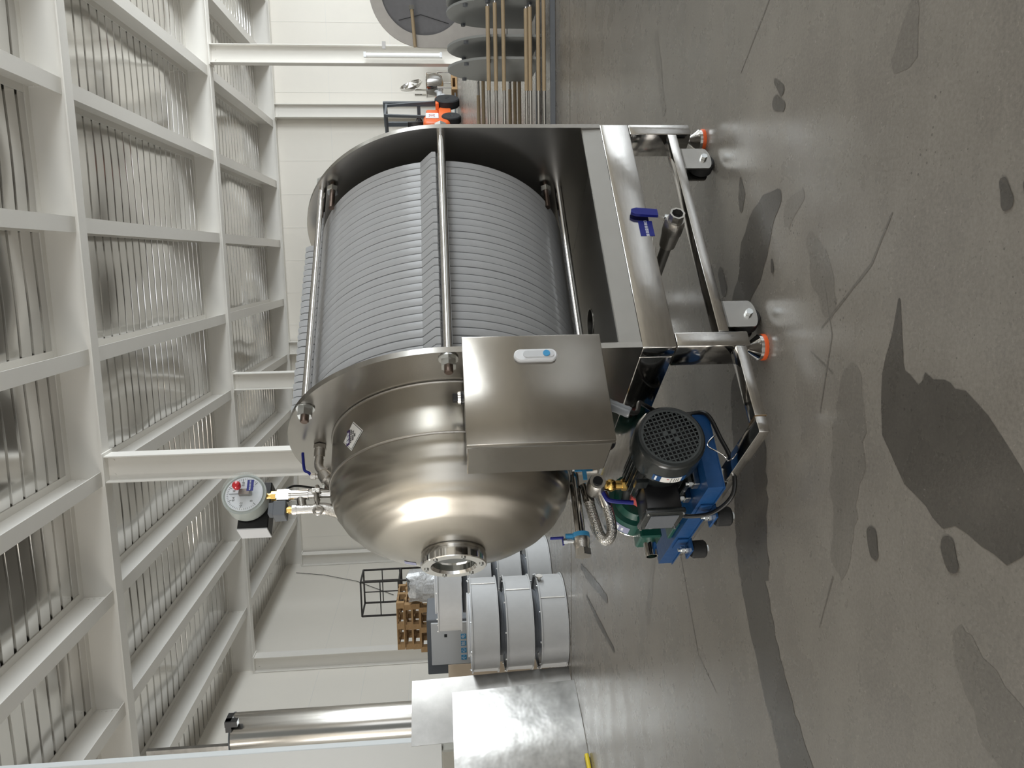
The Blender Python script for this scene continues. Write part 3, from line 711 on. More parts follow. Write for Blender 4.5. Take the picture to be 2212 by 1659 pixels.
lv.prism(lvp, lambda u, v, t: (u, t, v), -.014, -.006)
obj('valve_lever', lv, 'bluev', fvo)
obj('stem_nut', MB().hexn((.368, -.012, .160), (.372, -.012, .176), .006), 'zinc', fvo)
# blue sticker on the front beam
stk = obj('sticker', MB().box(.3205, .3685, -.0006, .0005, .2055, .2395), 'bluev', mach, label='blue sticker with white characters')
text('sticker_text', '接渣盘排液口', .0085, 'printw', stk, frame_mx((.3445, -.0007, .2215), (1, 0, 0), (0, 0, 1)))
# diamond certificate sticker on the tank (thin curved sheet)
def tank_sheet(corners, name, m, parent, off, n=8):
    mb = MB(); A_, B_, C_, D__ = [Vector(c) for c in corners]; vs = []; fs = []
    for i in range(n + 1):
        for j in range(n + 1):
            u, v = i / n, j / n; p = (A_ * (1 - u) + B_ * u) * (1 - v) + (D__ * (1 - u) + C_ * u) * v
            for oo in (off, off + .0003):
                r_ = RT + oo; vs.append((p.x, CY + r_ * math.cos(p.y), CZ + r_ * math.sin(p.y)))
    W_ = (n + 1) * 2
    for i in range(n):
        for j in range(n):
            a = i * W_ + j * 2; b = (i + 1) * W_ + j * 2
            fs += [(a, a + 2, b + 2, b), (a + 1, b + 1, b + 3, a + 3)]
    mb.add(vs, fs); return obj(name, mb, m, parent)
dg = math.radians
cs = [(-.041, dg(131.2)), (-.079, dg(138.4)), (-.115, dg(130.7)), (-.077, dg(123.3))]
cen = (-.078, dg(130.9))
def shrink(k): return [Vector((cen[0] + (c[0] - cen[0]) * k, cen[1] + (c[1] - cen[1]) * k, 0)) for c in cs]
c3d = [Vector((c[0], c[1], 0)) for c in cs]
cer = tank_sheet(c3d, 'certificate_sticker', 'label', mach, .0006); cer['label'] = 'white diamond sticker with purple heading'
tank_sheet(shrink(.92), 'sticker_border', 'print', cer, .0010); tank_sheet(shrink(.88), 'sticker_face', 'label', cer, .0014)
def lerp2(u, v):   # u along edge cs[2]->cs[1] style axes : bilinear on the diamond
    a, b, c, d = [Vector((q[0], q[1], 0)) for q in cs]
    return (d * (1 - u) + c * u) * (1 - v) + (a * (1 - u) + b * u) * v
def strip(t0, t1, s0, s1, m, name, o):
    # horizontal band of the diamond: t = height along the tank angle, s = along the axis
    pts = []
    for (s_, t_) in ((s0, t0), (s1, t0), (s1, t1), (s0, t1)): pts.append(Vector((s_, dg(t_), 0)))
    return tank_sheet(pts, name, m, cer, o, 6)
strip(126.6, 129.3, -.096, -.057, 'purple', 'heading_band', .0018)
def on_tank(s_, t_, o):
    a = dg(t_); r_ = RT + o; return Vector((s_, CY + r_ * math.cos(a), CZ + r_ * math.sin(a))), Vector((0, math.cos(a), math.sin(a)))
for (t_, body, size, m_, s_) in ((127.95, '合格证', .0098, 'printw', -.0775), (130.4, '产品名称 过滤机', .0046, 'print', -.078), (131.9, '检验员 日期', .0046, 'print', -.079), (133.2, '编号', .0042, 'print', -.080)):
    p, nrm = on_tank(s_, t_, .0028); tx_ = Vector((1, 0, 0)); up = nrm.cross(tx_)
    if up.z < 0: up = -up
    text('sticker_text', body, size, m_, cer, frame_mx(p, (1, 0, 0), up))
# small pale-blue sticker on the dome
def dome_pt(y, z, o=0.0):
    r = math.hypot(y - CY, z - CZ); th_c = (r / RT) ** pw; t = .13 + D_ * (max(0, 1 - th_c)) ** (1 / pw); return Vector((-t - o, y, z))
ds = MB(); vs = []; fs = []
for i in range(5):
    for j in range(5):
        y = .462 + .034 * i / 4; z = .795 + .028 * j / 4
        vs += [dome_pt(y, z, .0007), dome_pt(y, z, .0012)]
for i in range(4):
    for j in range(4):
        a = (i * 5 + j) * 2; b = a + 10; fs += [(a, a + 2, b + 2, b), (a + 1, b + 1, b + 3, a + 3)]
ds.add(vs, fs); obj('dome_sticker', ds, 'lavender', mach, label='small pale blue square sticker')

# ---- top fittings: pipe from the end plate, elbow, ball valve, clamp, gauge
tp = MB(); YT = .395
tp.hexn((-.002, YT, 1.028), (-.012, YT, 1.028), .0165)
tp.cyl((-.012, YT, 1.028), (-.034, YT, 1.028), .0135, 24); tp.cyl((-.034, YT, 1.028), (-.040, YT, 1.028), .0105, 24)
tp.sweep(bez([(-.040, YT, 1.028), (-.058, YT, 1.0275), (-.070, YT, 1.020), (-.076, YT, 1.008)]), [.0112] * 37, 20)
tpo = obj('inlet_pipe', tp, 'cast', mach)
vb = MB().lathe([(0, .012), (.006, .016), (.026, .017), (.03, .013), (.05, .013)], (-.074, YT, 1.020), (-.62, 0, -.45), 24); vb.cyl((-.086, YT, 1.012), (-.086, YT, 1.046), .0055, 12); vb.hexn((-.086, YT, 1.034), (-.086, YT, 1.045), .0085)
vbo = obj('top_valve', vb, 'cast', mach)
obj('valve_lever', MB().sweep(bez([(-.086, YT, 1.040), (-.074, YT, 1.052), (-.066, YT, 1.062), (-.030, YT, 1.068), (-.020, YT, 1.069)]), .0036, 8), 'bluev', vbo)
GX = -.131
gs = MB().cyl((GX, .40, .985), (GX, .40, 1.056), .0115, 24); gs.cyl((GX, .40, 1.048), (GX, .40, 1.052), .0140, 24); gs.cyl((GX, .40, 1.052), (GX, .40, 1.090), .0130, 24); gs.cyl((GX, .40, 1.090), (GX, .40, 1.094), .0145, 24)
gso = obj('gauge_pipe', gs, 'mirror', mach)
obj('coupling_nut', MB().hexn((GX, .40, 1.094), (GX, .40, 1.122), .0155).cyl((GX, .40, 1.090), (GX, .40, 1.125), .0110, 20), 'chrome', gso)
obj('brass_nipple', MB().hexn((GX, .40, 1.124), (GX, .40, 1.136), .0115).cyl((GX, .40, 1.12), (GX, .40, 1.16), .0072, 16), 'brass', gso)
cl = MB().torus((GX, .40, 1.028), (0, 0, 1), .0185, .0052, 32, 10); cl.box(GX - .006, GX + .006, .374, .384, 1.018, 1.038, .001); cl.cyl((GX - .002, .376, 1.028), (GX - .050, .380, 1.020), .0026, 10); cl.torus((GX - .05, .38, 1.02), (0, 1, 0), .010, .0035, 20, 8)
obj('clamp', cl, 'cast', gso)
tee = MB().cyl((-.168, .402, 1.020), (-.168, .402, 1.082), .0115, 20); tee.cyl((-.168, .402, 1.02), (-.168, .402, 1.034), .0145, 20); tee.cyl((-.168, .402, 1.074), (-.168, .402, 1.084), .0130, 20); tee.cyl((GX, .40, 1.068), (-.168, .402, 1.060), .0105, 20)
tee.sweep(bez([(-.168, .402, 1.022), (-.170, .402, 1.004), (-.176, .402, .986), (-.182, .402, .970)]), .0150, 18)
teo = obj('side_tee', tee, 'cast', gso)
obj('hose_nipple', MB().cyl((-.168, .402, 1.084), (-.168, .402, 1.098), .0078, 16).hexn((-.168, .402, 1.088), (-.168, .402, 1.094), .009), 'brass', gso)
obj('pressure_switch', MB().box(-.186, -.148, .388, .428, 1.098, 1.128, .002).box(-.178, -.150, .395, .42, 1.128, 1.14), 'cabdark', gso)
# gauge: case, glass, dial with ticks, needle stop, red knob, black terminal box
GZ = 1.196; GR = .0505
gc = MB().lathe([(0, .046), (.003, GR - .001), (.046, GR), (.048, GR - .003), (.048, .002)], (GX, .432, GZ), (0, -1, 0), 56, True, True)
gauge = obj('pressure_gauge', gc, 'greyenamel', mach)
obj('dial', MB().cyl((GX, .383, GZ), (GX, .3815, GZ), .0435, 56), 'dial', gauge)
obj('gauge_rim', MB().lathe([(0, .0450), (0, GR + .001), (.004, GR + .001), (.004, .0475), (0, .0450)], (GX, .386, GZ), (0, -1, 0), 56, False, False), 'greyenamel', gauge)
obj('gauge_glass', MB().lathe([(0, .0490), (.020, .0488), (.025, .0465), (.026, .001)], (GX, .383, GZ), (0, -1, 0), 48, False, True), 'glass', gauge)
tick = MB()
for k in range(41):
    a = math.radians(225 - 270 * k / 40); l_ = .008 if k % 8 == 0 else .004
    d = Vector((math.cos(a), 0, math.sin(a))); nrm = Vector((-math.sin(a), 0, math.cos(a))); c0 = Vector((GX, .3812, GZ))
    p0 = c0 + d * .0405; p1 = c0 + d * (.0405 - l_); hw = .0006 if k % 8 == 0 else .00035
    tick.add([p0 + nrm * hw, p0 - nrm * hw, p1 - nrm * hw, p1 + nrm * hw, p0 + nrm * hw + Vector((0, -.0003, 0)), p0 - nrm * hw + Vector((0, -.0003, 0)), p1 - nrm * hw + Vector((0, -.0003, 0)), p1 + nrm * hw + Vector((0, -.0003, 0))], [(0, 1, 2, 3), (7, 6, 5, 4), (0, 4, 5, 1), (1, 5, 6, 2), (2, 6, 7, 3), (3, 7, 4, 0)])
obj('tick_marks', tick, 'print', gauge)
for k, t_ in enumerate(('0', '0.2', '0.4', '0.6', '0.8', '1')):
    a = math.radians(225 - 54 * k); text('dial_text', t_, .0085, 'print', gauge, frame_mx((GX + math.cos(a) * .0265, .3812, GZ + math.sin(a) * .0265), (1, 0, 0), (0, 0, 1)))
text('dial_text', 'MPa', .007, 'print', gauge, frame_mx((GX, .3812, GZ - .012), (1, 0, 0), (0, 0, 1)))
obj('needle', MB().box(GX - .0008, GX + .0008, .3785, .3795, GZ - .012, GZ + .034), 'print', gauge)
obj('contact_block', MB().box(GX - .006, GX + .008, .368, .380, GZ - .018, GZ + .010), 'thread', gauge)
obj('adjust_knob', MB().lathe([(0, .0095), (.010, .0100), (.014, .0075), (.015, .001)], (GX + .010, .359, GZ + .012), (0, -1, 0), 28), 'redgloss', gauge)
gl = obj('gauge_sticker', MB().box(GX - .003, GX + .025, .3572, .3580, GZ - .026, GZ - .011), 'bluev', gauge)
text('sticker_text', '电接点压力表', .0042, 'printw', gl, frame_mx((GX + .011, .3568, GZ - .0185), (1, 0, 0), (0, 0, 1)))
gb = MB().box(GX - .066, GX + .054, .434, .486, GZ - .050, GZ + .022, .002)
obj('terminal_box', gb, 'black', gauge); obj('box_lid', MB().box(GX - .070, GX - .066, .432, .488, GZ - .050, GZ + .022, .001), 'cabgrey', gauge)
obj('gauge_cable', MB().sweep(bez([(GX + .035, .45, GZ - .02), (GX + .028, .44, GZ - .05), (GX + .010, .43, GZ - .072), (GX + .022, .425, GZ - .085), (GX + .036, .43, GZ - .095), (GX + .046, .45, GZ - .12), (GX + .05, .5, GZ - .2)]), .0030, 8), 'cable', gauge)
# white bag hanging behind the pump
bg = MB(); vs = []; fs = []
for i in range(9):
    for j in range(7):
        vs.append((-.06 - .15 * j / 6 + .012 * math.sin(i * 1.7), .60 + .012 * math.sin(i * 2.1 + j), .375 - .10 * i / 8 + .006 * math.sin(j * 2.3)))
for i in range(8):
    for j in range(6): a = i * 7 + j; fs.append((a, a + 1, a + 8, a + 7))
nb_ = len(vs); vs += [(v[0], v[1] + .002, v[2]) for v in vs]; fs += [tuple(nb_ + q for q in reversed(f)) for f in fs]
bg.add(vs, fs); obj('plastic_cover', bg, 'bag', mach, label='crumpled white plastic cover')

# ================================================================== BACKGROUND THINGS
# ---- grey vessel drums in two stacks
def drum(name, label, x, y, z, R, h, rot_, group, boss):
    t = thing(name, label, 'drum', (x, y, z), rot_, group)
    obj('shell', MB().lathe([(0, R - .012), (.0, R - .003), (h, R - .003), (h, R - .012), (0, R - .012)], (0, 0, 0), (0, 0, 1), 72, False, False), 'pgrey2', t)
    for zz in (0, h - .008):
        obj('rim', MB().lathe([(0, R - .006), (0, R + .006), (.008, R + .006), (.008, R - .006)], (0, 0, zz), (0, 0, 1), 72, False, False), 'pgrey2', t)
    obj('top_disc', MB().cyl((0, 0, h - .018), (0, 0, h - .012), R - .005, 64), 'pgrey', t)
    c = obj('collar', MB().lathe([(0, .19), (0, .195), (.012, .195), (.012, .188), (.020, .188), (.022, .195), (.030 if boss else .042, .195), (.031 if boss else .043, .18), (.031 if boss else .043, .05)], (0, 0, h - .012), (0, 0, 1), 48), 'cabdark' if not boss else 'cabgrey', t)
    for k in range(10):
        a = 2 * PI * k / 10; obj('rim_stud', MB().cyl((math.cos(a) * (R - .002), math.sin(a) * (R - .002), h), (math.cos(a) * (R - .002), math.sin(a) * (R - .002), h + .008), .005, 8), 'zinc', t)
    s_ = MB().box(-.004, .004, R - .002, R + .0005, .01, h - .01); obj('weld_seam', s_, 'cast', t)
    return t
SH = .168; ST = .210
for i in range(3):
    t = drum('drum', ['bottom grey drum of the stack of three nearest the camera, standing on the floor', 'middle grey drum of the stack of three nearest the camera', 'top grey drum of the stack of three nearest the camera'][i], -2.29, 4.62, .003 + i * ST, .288, SH, -2.2 + i * .25, 'grey drums in two stacks', i == 2)
    if i == 0:
        a = -.35; obj('nozzle', MB().cyl((.288 * math.cos(2.1), .288 * math.sin(2.1), .15), (.31 * math.cos(2.1), .31 * math.sin(2.1), .15), .012, 14).cyl((.31 * math.cos(2.1), .31 * math.sin(2.1), .15), (.318 * math.cos(2.1), .318 * math.sin(2.1), .15), .022, 18), 'cast', t)
for i in range(4):
    drum('drum', ['bottom grey drum of the taller stack behind, partly hidden by the tank', 'second grey drum from the floor in the taller stack behind', 'third grey drum from the floor in the taller stack behind', 'top grey drum of the taller stack behind, below the sight glass'][i], -2.34, 5.35, .003 + i * ST, .318, SH, .4 * i, 'grey drums in two stacks', i == 3)

# ---- rolled and flat sheets
def curved_sheet(name, label, p0, p1, H, lean, bulge, th, m, n=24, wav=0.0):
    """bottom edge from p0 to p1 on the floor, height H, top leaning back by 'lean', bowed by 'bulge'"""
    p0 = Vector(p0); p1 = Vector(p1); e = (p1 - p0); L_ = e.length; e.normalize(); nrm = Vector((e.y, -e.x, 0))
    vs = []; fs = []; nz = 8
    for s_ in (0, 1):
        for i in range(n + 1):
            u = i / n
            for j in range(nz + 1):
                v = j / nz; p = p0 + e * (L_ * u) + nrm * (bulge * math.sin(PI * u) + s_ * th + wav * math.sin(u * 9) * v) - nrm * (lean * v); vs.append((p.x, p.y, H * v + .002))
    K = (n + 1) * (nz + 1); W_ = nz + 1
    for i in range(n):
        for j in range(nz):
            a = i * W_ + j; fs += [(a, a + 1, a + W_ + 1, a + W_), (K + a, K + a + W_, K + a + W_ + 1, K + a + 1)]
    for i in range(n):
        a = i * W_; fs += [(a, a + W_, K + a + W_, K + a), (a + nz, K + a + nz, K + a + nz + W_, a + nz + W_)]
    for j in range(nz):
        a = j; b = n * W_ + j; fs += [(a, K + a, K + a + 1, a + 1), (b, b + 1, K + b + 1, K + b)]
    mb = MB(); mb.add(vs, fs); o = obj(name, mb, m, ang=50); tag(o, label, 'metal sheet'); return o
curved_sheet('rolled_sheet', 'bright mottled metal sheet standing on the floor in front of the duller leaning one', (-2.455, 4.18, 0), (-3.0, 3.30, 0), .715, -.06, -.085, .003, 'alu')
curved_sheet('leaning_sheet', 'dull scratched metal sheet leaning back behind the bright mottled sheet', (-2.475, 4.37, 0), (-2.68, 4.03, 0), .955, -.06, -.012, .003, 'alu2')
ys = MB().sweep([(-2.62, 3.72, .014), (-2.64, 3.66, .014), (-2.69, 3.57, .014), (-2.76, 3.48, .014)], .012, 8)
tag(obj('yellow_strap', ys, 'yellow'), 'yellow strap lying on the floor at the foot of the bright sheet', 'strap')

# ---- partition panel with concrete plinth, exhaust duct
t = thing('partition', 'tall plain white partition board on a concrete plinth beside the duct', 'partition', (-4.2, 5.03, 0))
obj('board', MB().box(-.80, .868, -.03, .03, .80, 4.9, .004), 'panelw', t); obj('plinth', MB().box(-.80, .80, -.05, .08, 0, .80, .01), 'concplinth', t)
t = thing('exhaust_duct', 'upright shiny metal duct pipe rising beside the white partition', 'duct', (-5.08, 8.0, 0))
obj('pipe', MB().lathe([(0, .218), (1.5, .218), (3.08, .218), (3.1, .212), (3.1, .2)], (0, 0, 0), (0, 0, 1), 64), 'duct', t)
obj('clamp_bracket', MB().box(.13, .26, -.18, -.02, 3.07, 3.13).box(.20, .26, -.20, -.12, 3.0, 3.13), 'black', t)
obj('top_collar', MB().lathe([(0, .222), (.012, .222), (.012, .20)], (0, 0, 3.09), (0, 0, 1), 48), 'steelgrey', t)
obj('support_tube', MB().box(-.06, -.01, -.20, -.15, 3.05, 3.95), 'alu', t)

# ---- electrical cabinet, cardboard box
t = thing('electrical_cabinet', 'light grey electrical cabinet with dark frame and blue square labels behind the drums', 'cabinet', (-3.19, 6.2, 0))
obj('body', MB().box(-.225, .26, -.17, .25, 0, .91, .006), 'cabdark', t)
obj('door', MB().box(-.135, .235, -.186, -.170, .10, .875, .004), 'cabgrey', t)
obj('lock', MB().box(.03 + .08, .03 + .105, -.190, -.186, .745, .768), 'print', t)
for k, ch in enumerate('小心触电'):
    lb = obj('warning_label', MB().box(-.098 + k * .062, -.056 + k * .062, -.1885, -.186, .588, .632), 'bluetape', t)
    text('label_text', ch, .036, 'printw', lb, frame_mx((-.077 + k * .062, -.1888, .610), (1, 0, 0), (0, 0, 1)))
t = thing('cardboard_box', 'open brown cardboard box with white lining beside the grey cabinet', 'box', (-3.17, 5.42, 0), .5)
bxm = MB(); bxm.box(-.15, .15, -.14, .14, 0, .01); bxm.box(-.15, -.14, -.14, .14, .01, .74); bxm.box(.14, .15, -.14, .14, .01, .74); bxm.box(-.14, .14, -.14, -.13, .01, .74); bxm.box(-.14, .14, .13, .14, .01, .74)
obj('carton', bxm, 'card', t); obj('lining', MB().box(-.135, .135, -.125, .125, .70, .715), 'wplastic', t)

# ---- pallets in a stack
def pallet(label, x, y, z, rz, group, w_=.86, d=.9):
    t = thing('pallet', label, 'pallet', (x, y, z), rz, group)
    for k in range(5):
        yy = -d / 2 + (d - .1) * k / 4; link('deck_board', PBM, t, (0, yy, .118))
    for k in range(3):
        yy = -d / 2 + (d - .1) * k / 2; link('bottom_board', PBM, t, (0, yy, 0))
        for j in range(3):
            link('block', PKM, t, (-w_ / 2 + (w_ - .1) * j / 2, yy, .018))
    for j in range(3):
        link('stringer', PSM, t, (-w_ / 2 + (w_ - .1) * j / 2, -d / 2, .1))
    return t
def wm(mb, n): me = mb.mesh(n); me.materials.append(M['wood']); return me
PBM = wm(MB().box(-.43, .43, 0, .1, 0, .018), 'board'); PKM = wm(MB().box(0, .1, 0, .1, 0, .082), 'block'); PSM = wm(MB().box(0, .1, 0, .9, 0, .018), 'stringer')
ordn = ['topmost', 'second from the top', 'third from the top', 'fourth from the top', 'fifth from the top', 'sixth from the top', 'seventh from the top', 'eighth from the top', 'ninth from the top', 'tenth from the top', 'eleventh from the top', 'lowest']
NP = 12
for i in range(NP):
    k = NP - 1 - i
    pallet('weathered wooden pallet, %s in the stack by the black rack' % ordn[k], -6.40 + random.uniform(-.05, .05), 13.4 + random.uniform(-.06, .06), .001 + i * .1375, random.uniform(-.05, .05), 'pallets in the stack by the black rack')
# ---- black rack
t = thing('metal_rack', 'tall black square-tube rack standing behind the wooden pallets', 'rack', (-6.52, 14.75, 0))
def bar(p, q, w_=.03):
    p = Vector(p); q = Vector(q); d = (q - p); L_ = d.length; mx = frame_mx((p + q) / 2, d, (0, 0, 1) if abs(d.normalized().z) < .9 else (0, 1, 0))
    return MB().box(-L_ / 2, L_ / 2, -w_ / 2, w_ / 2, -w_ / 2, w_ / 2, mx=mx)
X0, X1, Y0, Y1 = -.35, .35, -.3, .3
for x in (X0, X1):
    for y in (Y0, Y1): obj('post', bar((x, y, 0), (x, y, 2.42)), 'rackblack', t)
for z in (.6, 1.68, 2.42):
    for y in (Y0, Y1): obj('cross_bar', bar((X0, y, z), (X1, y, z), .03 if z != 1.68 else .06), 'rackblack', t)
    for x in (X0, X1): obj('side_bar', bar((x, Y0, z), (x, Y1, z)), 'rackblack', t)
for x in (-.12, .12): obj('upright_bar', bar((x, Y1, 1.68), (x, Y1, 2.42), .018), 'rackblack', t)
for y in (Y0, Y1): obj('mid_bar', bar((X0, y, 2.05), (X1, y, 2.05), .02), 'rackblack', t)
for (x, s_) in ((X0, 1), (X1, -1)): obj('brace', bar((x, Y0, 1.1), (x + s_ * .35, Y0, 1.66), .022), 'rackblack', t)
# ---- stretch-wrapped bundle
mb = MB(); lps = []
for i in range(13):
    z = .003 + 1.40 * i / 12; lps.append([(-5.62 + (.27 + random.uniform(-.03, .03)) * math.cos(2 * PI * k / 22), 12.9 + (.24 + random.uniform(-.03, .03)) * math.sin(2 * PI * k / 22), z + (random.uniform(-.03, .05) if i == 12 else 0)) for k in range(22)])
mb.rings(lps); tag(obj('wrapped_bundle', mb, 'wrap', ang=20), 'glossy grey bundle in stretch wrap beside the pallet stack', 'bundle')

# ---- unfinished filter frame with rods sleeved in painted tan reflection (right side, behind the machine)
t = thing('unfinished_filter_frame', 'unfinished filter frame of grey plates threaded on long steel rods with painted tan reflection', 'filter frame', (0, 5.15, 0))
near = [.395, .352, .304, .170, .146, .098, .064]; far_ = [.424, .390, .210, .176, .145]
for i, z in enumerate(near):
    xe = [1.46, 1.48, 1.72, 1.45, 1.46, 1.50, 1.56][i]
    r = obj('rod', MB().cyl((.15, -.32, z), (xe, -.32, z), .0105, 16), 'rod', t); obj('reflection_sleeve', MB().cyl((.98, -.32, z), (xe - .01, -.32, z), .0118, 16), 'tan_rod', r)  # tan sleeve stands in for warm reflection on the steel rod
for i, z in enumerate(far_):
    xe = [1.18, 1.28, 1.22, 1.30, 1.36][i]
    r = obj('rod', MB().cyl((.15, .33, z), (xe, .33, z), .0105, 16), 'rod', t); obj('reflection_sleeve', MB().cyl((.70, .33, z), (xe - .10, .33, z), .0118, 16), 'tan_rod', r)
def gplate(x, zb=.075, R=.30, cz=.33):
    o = obj('grey_plate', MB().prism(tomb(0, cz, R, zb), lambda u, v, q: (q, u, v), x, x + .014), 'plateg', t)
    for (yy, zz) in ((-.20, cz + .19), (-.27, cz + .06), (.2, cz + .19), (-.24, .14)): obj('nut', MB().hexn((x - .016, yy, zz), (x, yy, zz), .016), 'cabdark', o)
for x in (.62, 1.165, 1.29, 1.50, 1.56, 1.62, 1.70): gplate(x)
for y in (-.36, .34): obj('floor_shade_bar', MB().box(.15, 1.75, y, y + .03, .002, .03), 'cabdark', t)  # added bars, coloured dark to match the shadow on the floor
# ---- round end plate on a stand
t = thing('round_end_plate', 'large steel end plate with dark round opening, cut off by the picture edge', 'end plate', (1.90, 6.0, 0))
mb = MB(); R, r_, n = .39, .305, 64; lo = []; li = []
for k in range(n):
    a = 2 * PI * k / n; c, s_ = math.cos(a), math.sin(a)
    if s_ >= 0: p = (R * c, .775 + R * s_)
    else:
        q = min(R / max(abs(c), 1e-6), .60 / max(abs(s_), 1e-6)); p = (q * c, .775 + q * s_)
    lo.append(p); li.append((r_ * c, .775 + r_ * s_))
mb.rings([[(u, -.012, v) for u, v in li], [(u, -.012, v) for u, v in lo], [(u, .0, v) for u, v in lo], [(u, .0, v) for u, v in li], [(u, -.012, v) for u, v in li]], False, False)
obj('steel_plate', mb, 'plate2', t)
obj('screen', MB().cyl((0, .012, .775), (0, .004, .775), r_ + .004, 48), 'meshg', t)
for k in range(3):
    obj('screen_wire', MB().sweep([(-.22 + .2 * k, .001, .60), (-.16 + .2 * k, .001, .80), (-.20 + .2 * k, .001, .96)], .002, 6), 'print', t)
obj('stand', MB().box(-.39, .39, -.012, .30, .0, .18), 'matte', t)
obj('lug', MB().box(-.40, -.35, -.02, -.002, 1.06, 1.085), 'wplastic', t)
o = obj('wooden_stick', MB().cyl((1.50, 5.93, .845), (1.76, 5.93, .862), .0125, 14), 'tan_rod', t); 
o.parent = t; o.location = (-1.90, -6.0, 0)
obj('stick_nut', MB().hexn((-.15, -.07, .862), (-.12, -.07, .864), .02), 'zinc', t)

# ---- fluorescent lamp hung upright on the column
t = thing('fluorescent_lamp', 'upright fluorescent tube lamp fixed to the white column', 'lamp', (5.02, 20.60, .50))
obj('lamp_tube', MB().cyl((0, 0, .04), (0, 0, 1.88), .045, 16), 'tube', t); obj('lamp_body', MB().box(-.055, .055, .05, .085, 0, 1.94), 'white', t)
for z in (.0, 1.88): obj('end_cap', MB().box(-.06, .06, -.05, .05, z, z + .06), 'wplastic', t)

# ---- forklift
t = thing('forklift', 'orange forklift with black tyres parked at the far end of the hall', 'forklift', (3.85, 23.7, 0), math.radians(62))
obj('chassis', MB().box(-1.0, .75, -.42, .42, .25, .62, .05, 2), 'orange', t)
obj('counterweight', MB().box(-1.25, -.55, -.50, .50, .30, 1.05, .12, 3), 'orange', t)
obj('hood', MB().box(-.62, .10, -.42, .42, .62, .98, .06, 2), 'orange', t)
sp = obj('side_panel', MB().box(-.95, -.52, -.515, -.50, .62, .98, .004), 'wplastic', t); text('panel_text', '30', .24, 'red', sp, frame_mx((-.74, -.517, .80), (1, 0, 0), (0, 0, 1)))
obj('fender', MB().box(.20, .85, -.56, .56, .60, .70, .03, 2), 'orange', t)
for (x, r, wd, yo) in ((.55, .36, .24, .48), (-.80, .27, .20, .44)):
    for s_ in (-1, 1):
        wh = obj('wheel', MB().lathe([(-wd / 2, r * .62), (-wd / 2, r * .92), (-wd / 2 + .03, r), (wd / 2 - .03, r), (wd / 2, r * .92), (wd / 2, r * .62)], (x, s_ * yo, r), (0, s_, 0), 36), 'tyre', t)
        obj('hub', MB().lathe([(-wd / 2 + .02, r * .6), (wd / 2 - .04, r * .55), (wd / 2 - .02, r * .25), (wd / 2, r * .2)], (x, s_ * yo, r), (0, s_, 0), 28), 'steelgrey', t)
for (x, xt) in ((.62, .34), (-.72, -.52)):
    for s_ in (-1, 1): obj('guard_post', bar((x, s_ * .46, .7), (xt, s_ * .44, 2.10), .07), 'steelgrey', t)
for k in range(5): obj('guard_bar', bar((-.5 + k * .21, -.44, 2.12), (-.5 + k * .21, .44, 2.12), .05), 'steelgrey', t)
for s_ in (-1, 1):
    obj('guard_rail', bar((-.55, s_ * .45, 2.12), (.40, s_ * .45, 2.12), .06), 'steelgrey', t)
    obj('mast_rail', bar((.98, s_ * .30, .12), (.95, s_ * .30, 2.25), .12), 'steelgrey', t)
    obj('fork', MB().box(1.06, 2.05, s_ * .25 - .06, s_ * .25 + .06, .06, .10).box(1.06, 1.10, s_ * .25 - .06, s_ * .25 + .06, .10, .65), 'steelgrey', t)
for z in (.3, 1.2, 2.2): obj('mast_bar', bar((.96, -.30, z), (.96, .30, z), .1), 'steelgrey', t)
obj('seat', MB().box(-.45, .0, -.25, .25, .98, 1.08, .03, 2).box(-.50, -.40, -.25, .25, 1.06, 1.50, .03, 2), 'black', t)
obj('steering_wheel', MB().torus((.22, .05, 1.22), (.6, 0, .8), .17, .018, 28, 8), 'black', t)

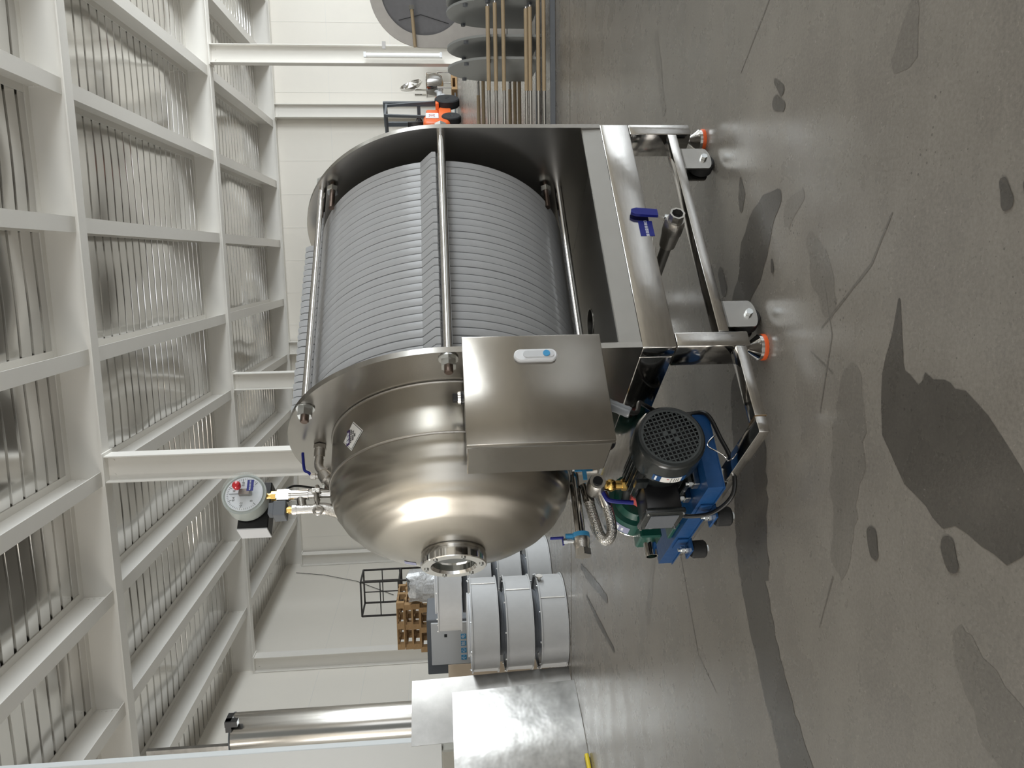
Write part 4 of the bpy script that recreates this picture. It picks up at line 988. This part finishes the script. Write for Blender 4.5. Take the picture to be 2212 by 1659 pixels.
# ---- stainless tilting kettles on a pallet
for (x, y, lab, op) in ((5.50, 26.3, 'stainless kettle with its domed lid raised, beside the forklift', True), (6.9, 27.3, 'stainless kettle with a closed drum, behind the open kettle', False)):
    t = thing('kettle', lab, 'kettle', (x, y, 0), .5)
    obj('skid', MB().box(-.5, .5, -.4, .4, .0, .05).box(-.5, -.4, -.4, .4, .05, .14).box(.4, .5, -.4, .4, .05, .14).box(-.05, .05, -.4, .4, .05, .14).box(-.5, .5, -.4, .4, .14, .17), 'wood', t)
    obj('bowl', MB().lathe([(0, .1), (.05, .28), (.18, .36), (.52, .38), (.54, .40), (.56, .38)], (0, 0, .42), (0, 0, 1), 40), 'chrome', t)
    for (dx, dy) in ((-.3, -.25), (.3, -.25), (-.3, .25), (.3, .25)): obj('leg', MB().cyl((dx, dy, .17), (dx, dy, .62), .035, 12), 'chrome', t)
    if op:
        obj('lid', MB().lathe([(0, .02), (.02, .15), (.07, .28), (.14, .37), (.20, .395), (.20, .36), (.13, .33), (.06, .24), (.03, .12)], (.0, .24, 1.40), (.55, -.80, .35), 40), 'chrome', t)
        for s_ in (-1, 1): obj('hinge', MB().box(s_ * .1 - .02, s_ * .1 + .02, .32, .38, .95, 1.35), 'chrome', t)
        obj('gear_motor', MB().cyl((-.52, -.05, .55), (-.25, -.05, .55), .10, 20).sphere((-.52, -.05, .45), .12, 16, 10), 'cabgrey', t)
    else:
        obj('lid', MB().lathe([(0, .40), (.10, .38), (.22, .25), (.26, .05)], (0, 0, .99), (0, 0, 1), 40), 'chrome', t)
        obj('rail', MB().cyl((-.42, 0, .9), (-.42, 0, 1.55), .025, 12).cyl((-.42, 0, 1.55), (.42, 0, 1.55), .025, 12).cyl((.42, 0, .9), (.42, 0, 1.55), .025, 12), 'chrome', t)
# thin cable slung along the left wall
tag(obj('wall_cable', MB().sweep([(XL + .03, 27.7, 6.29), (XL + .03, 27.36, 5.23), (XL + .03, 26.66, 4.0), (XL + .03, 25.33, 2.61)], .010, 6), 'cable'), 'thin dark cable slung across the left white wall', 'cable')
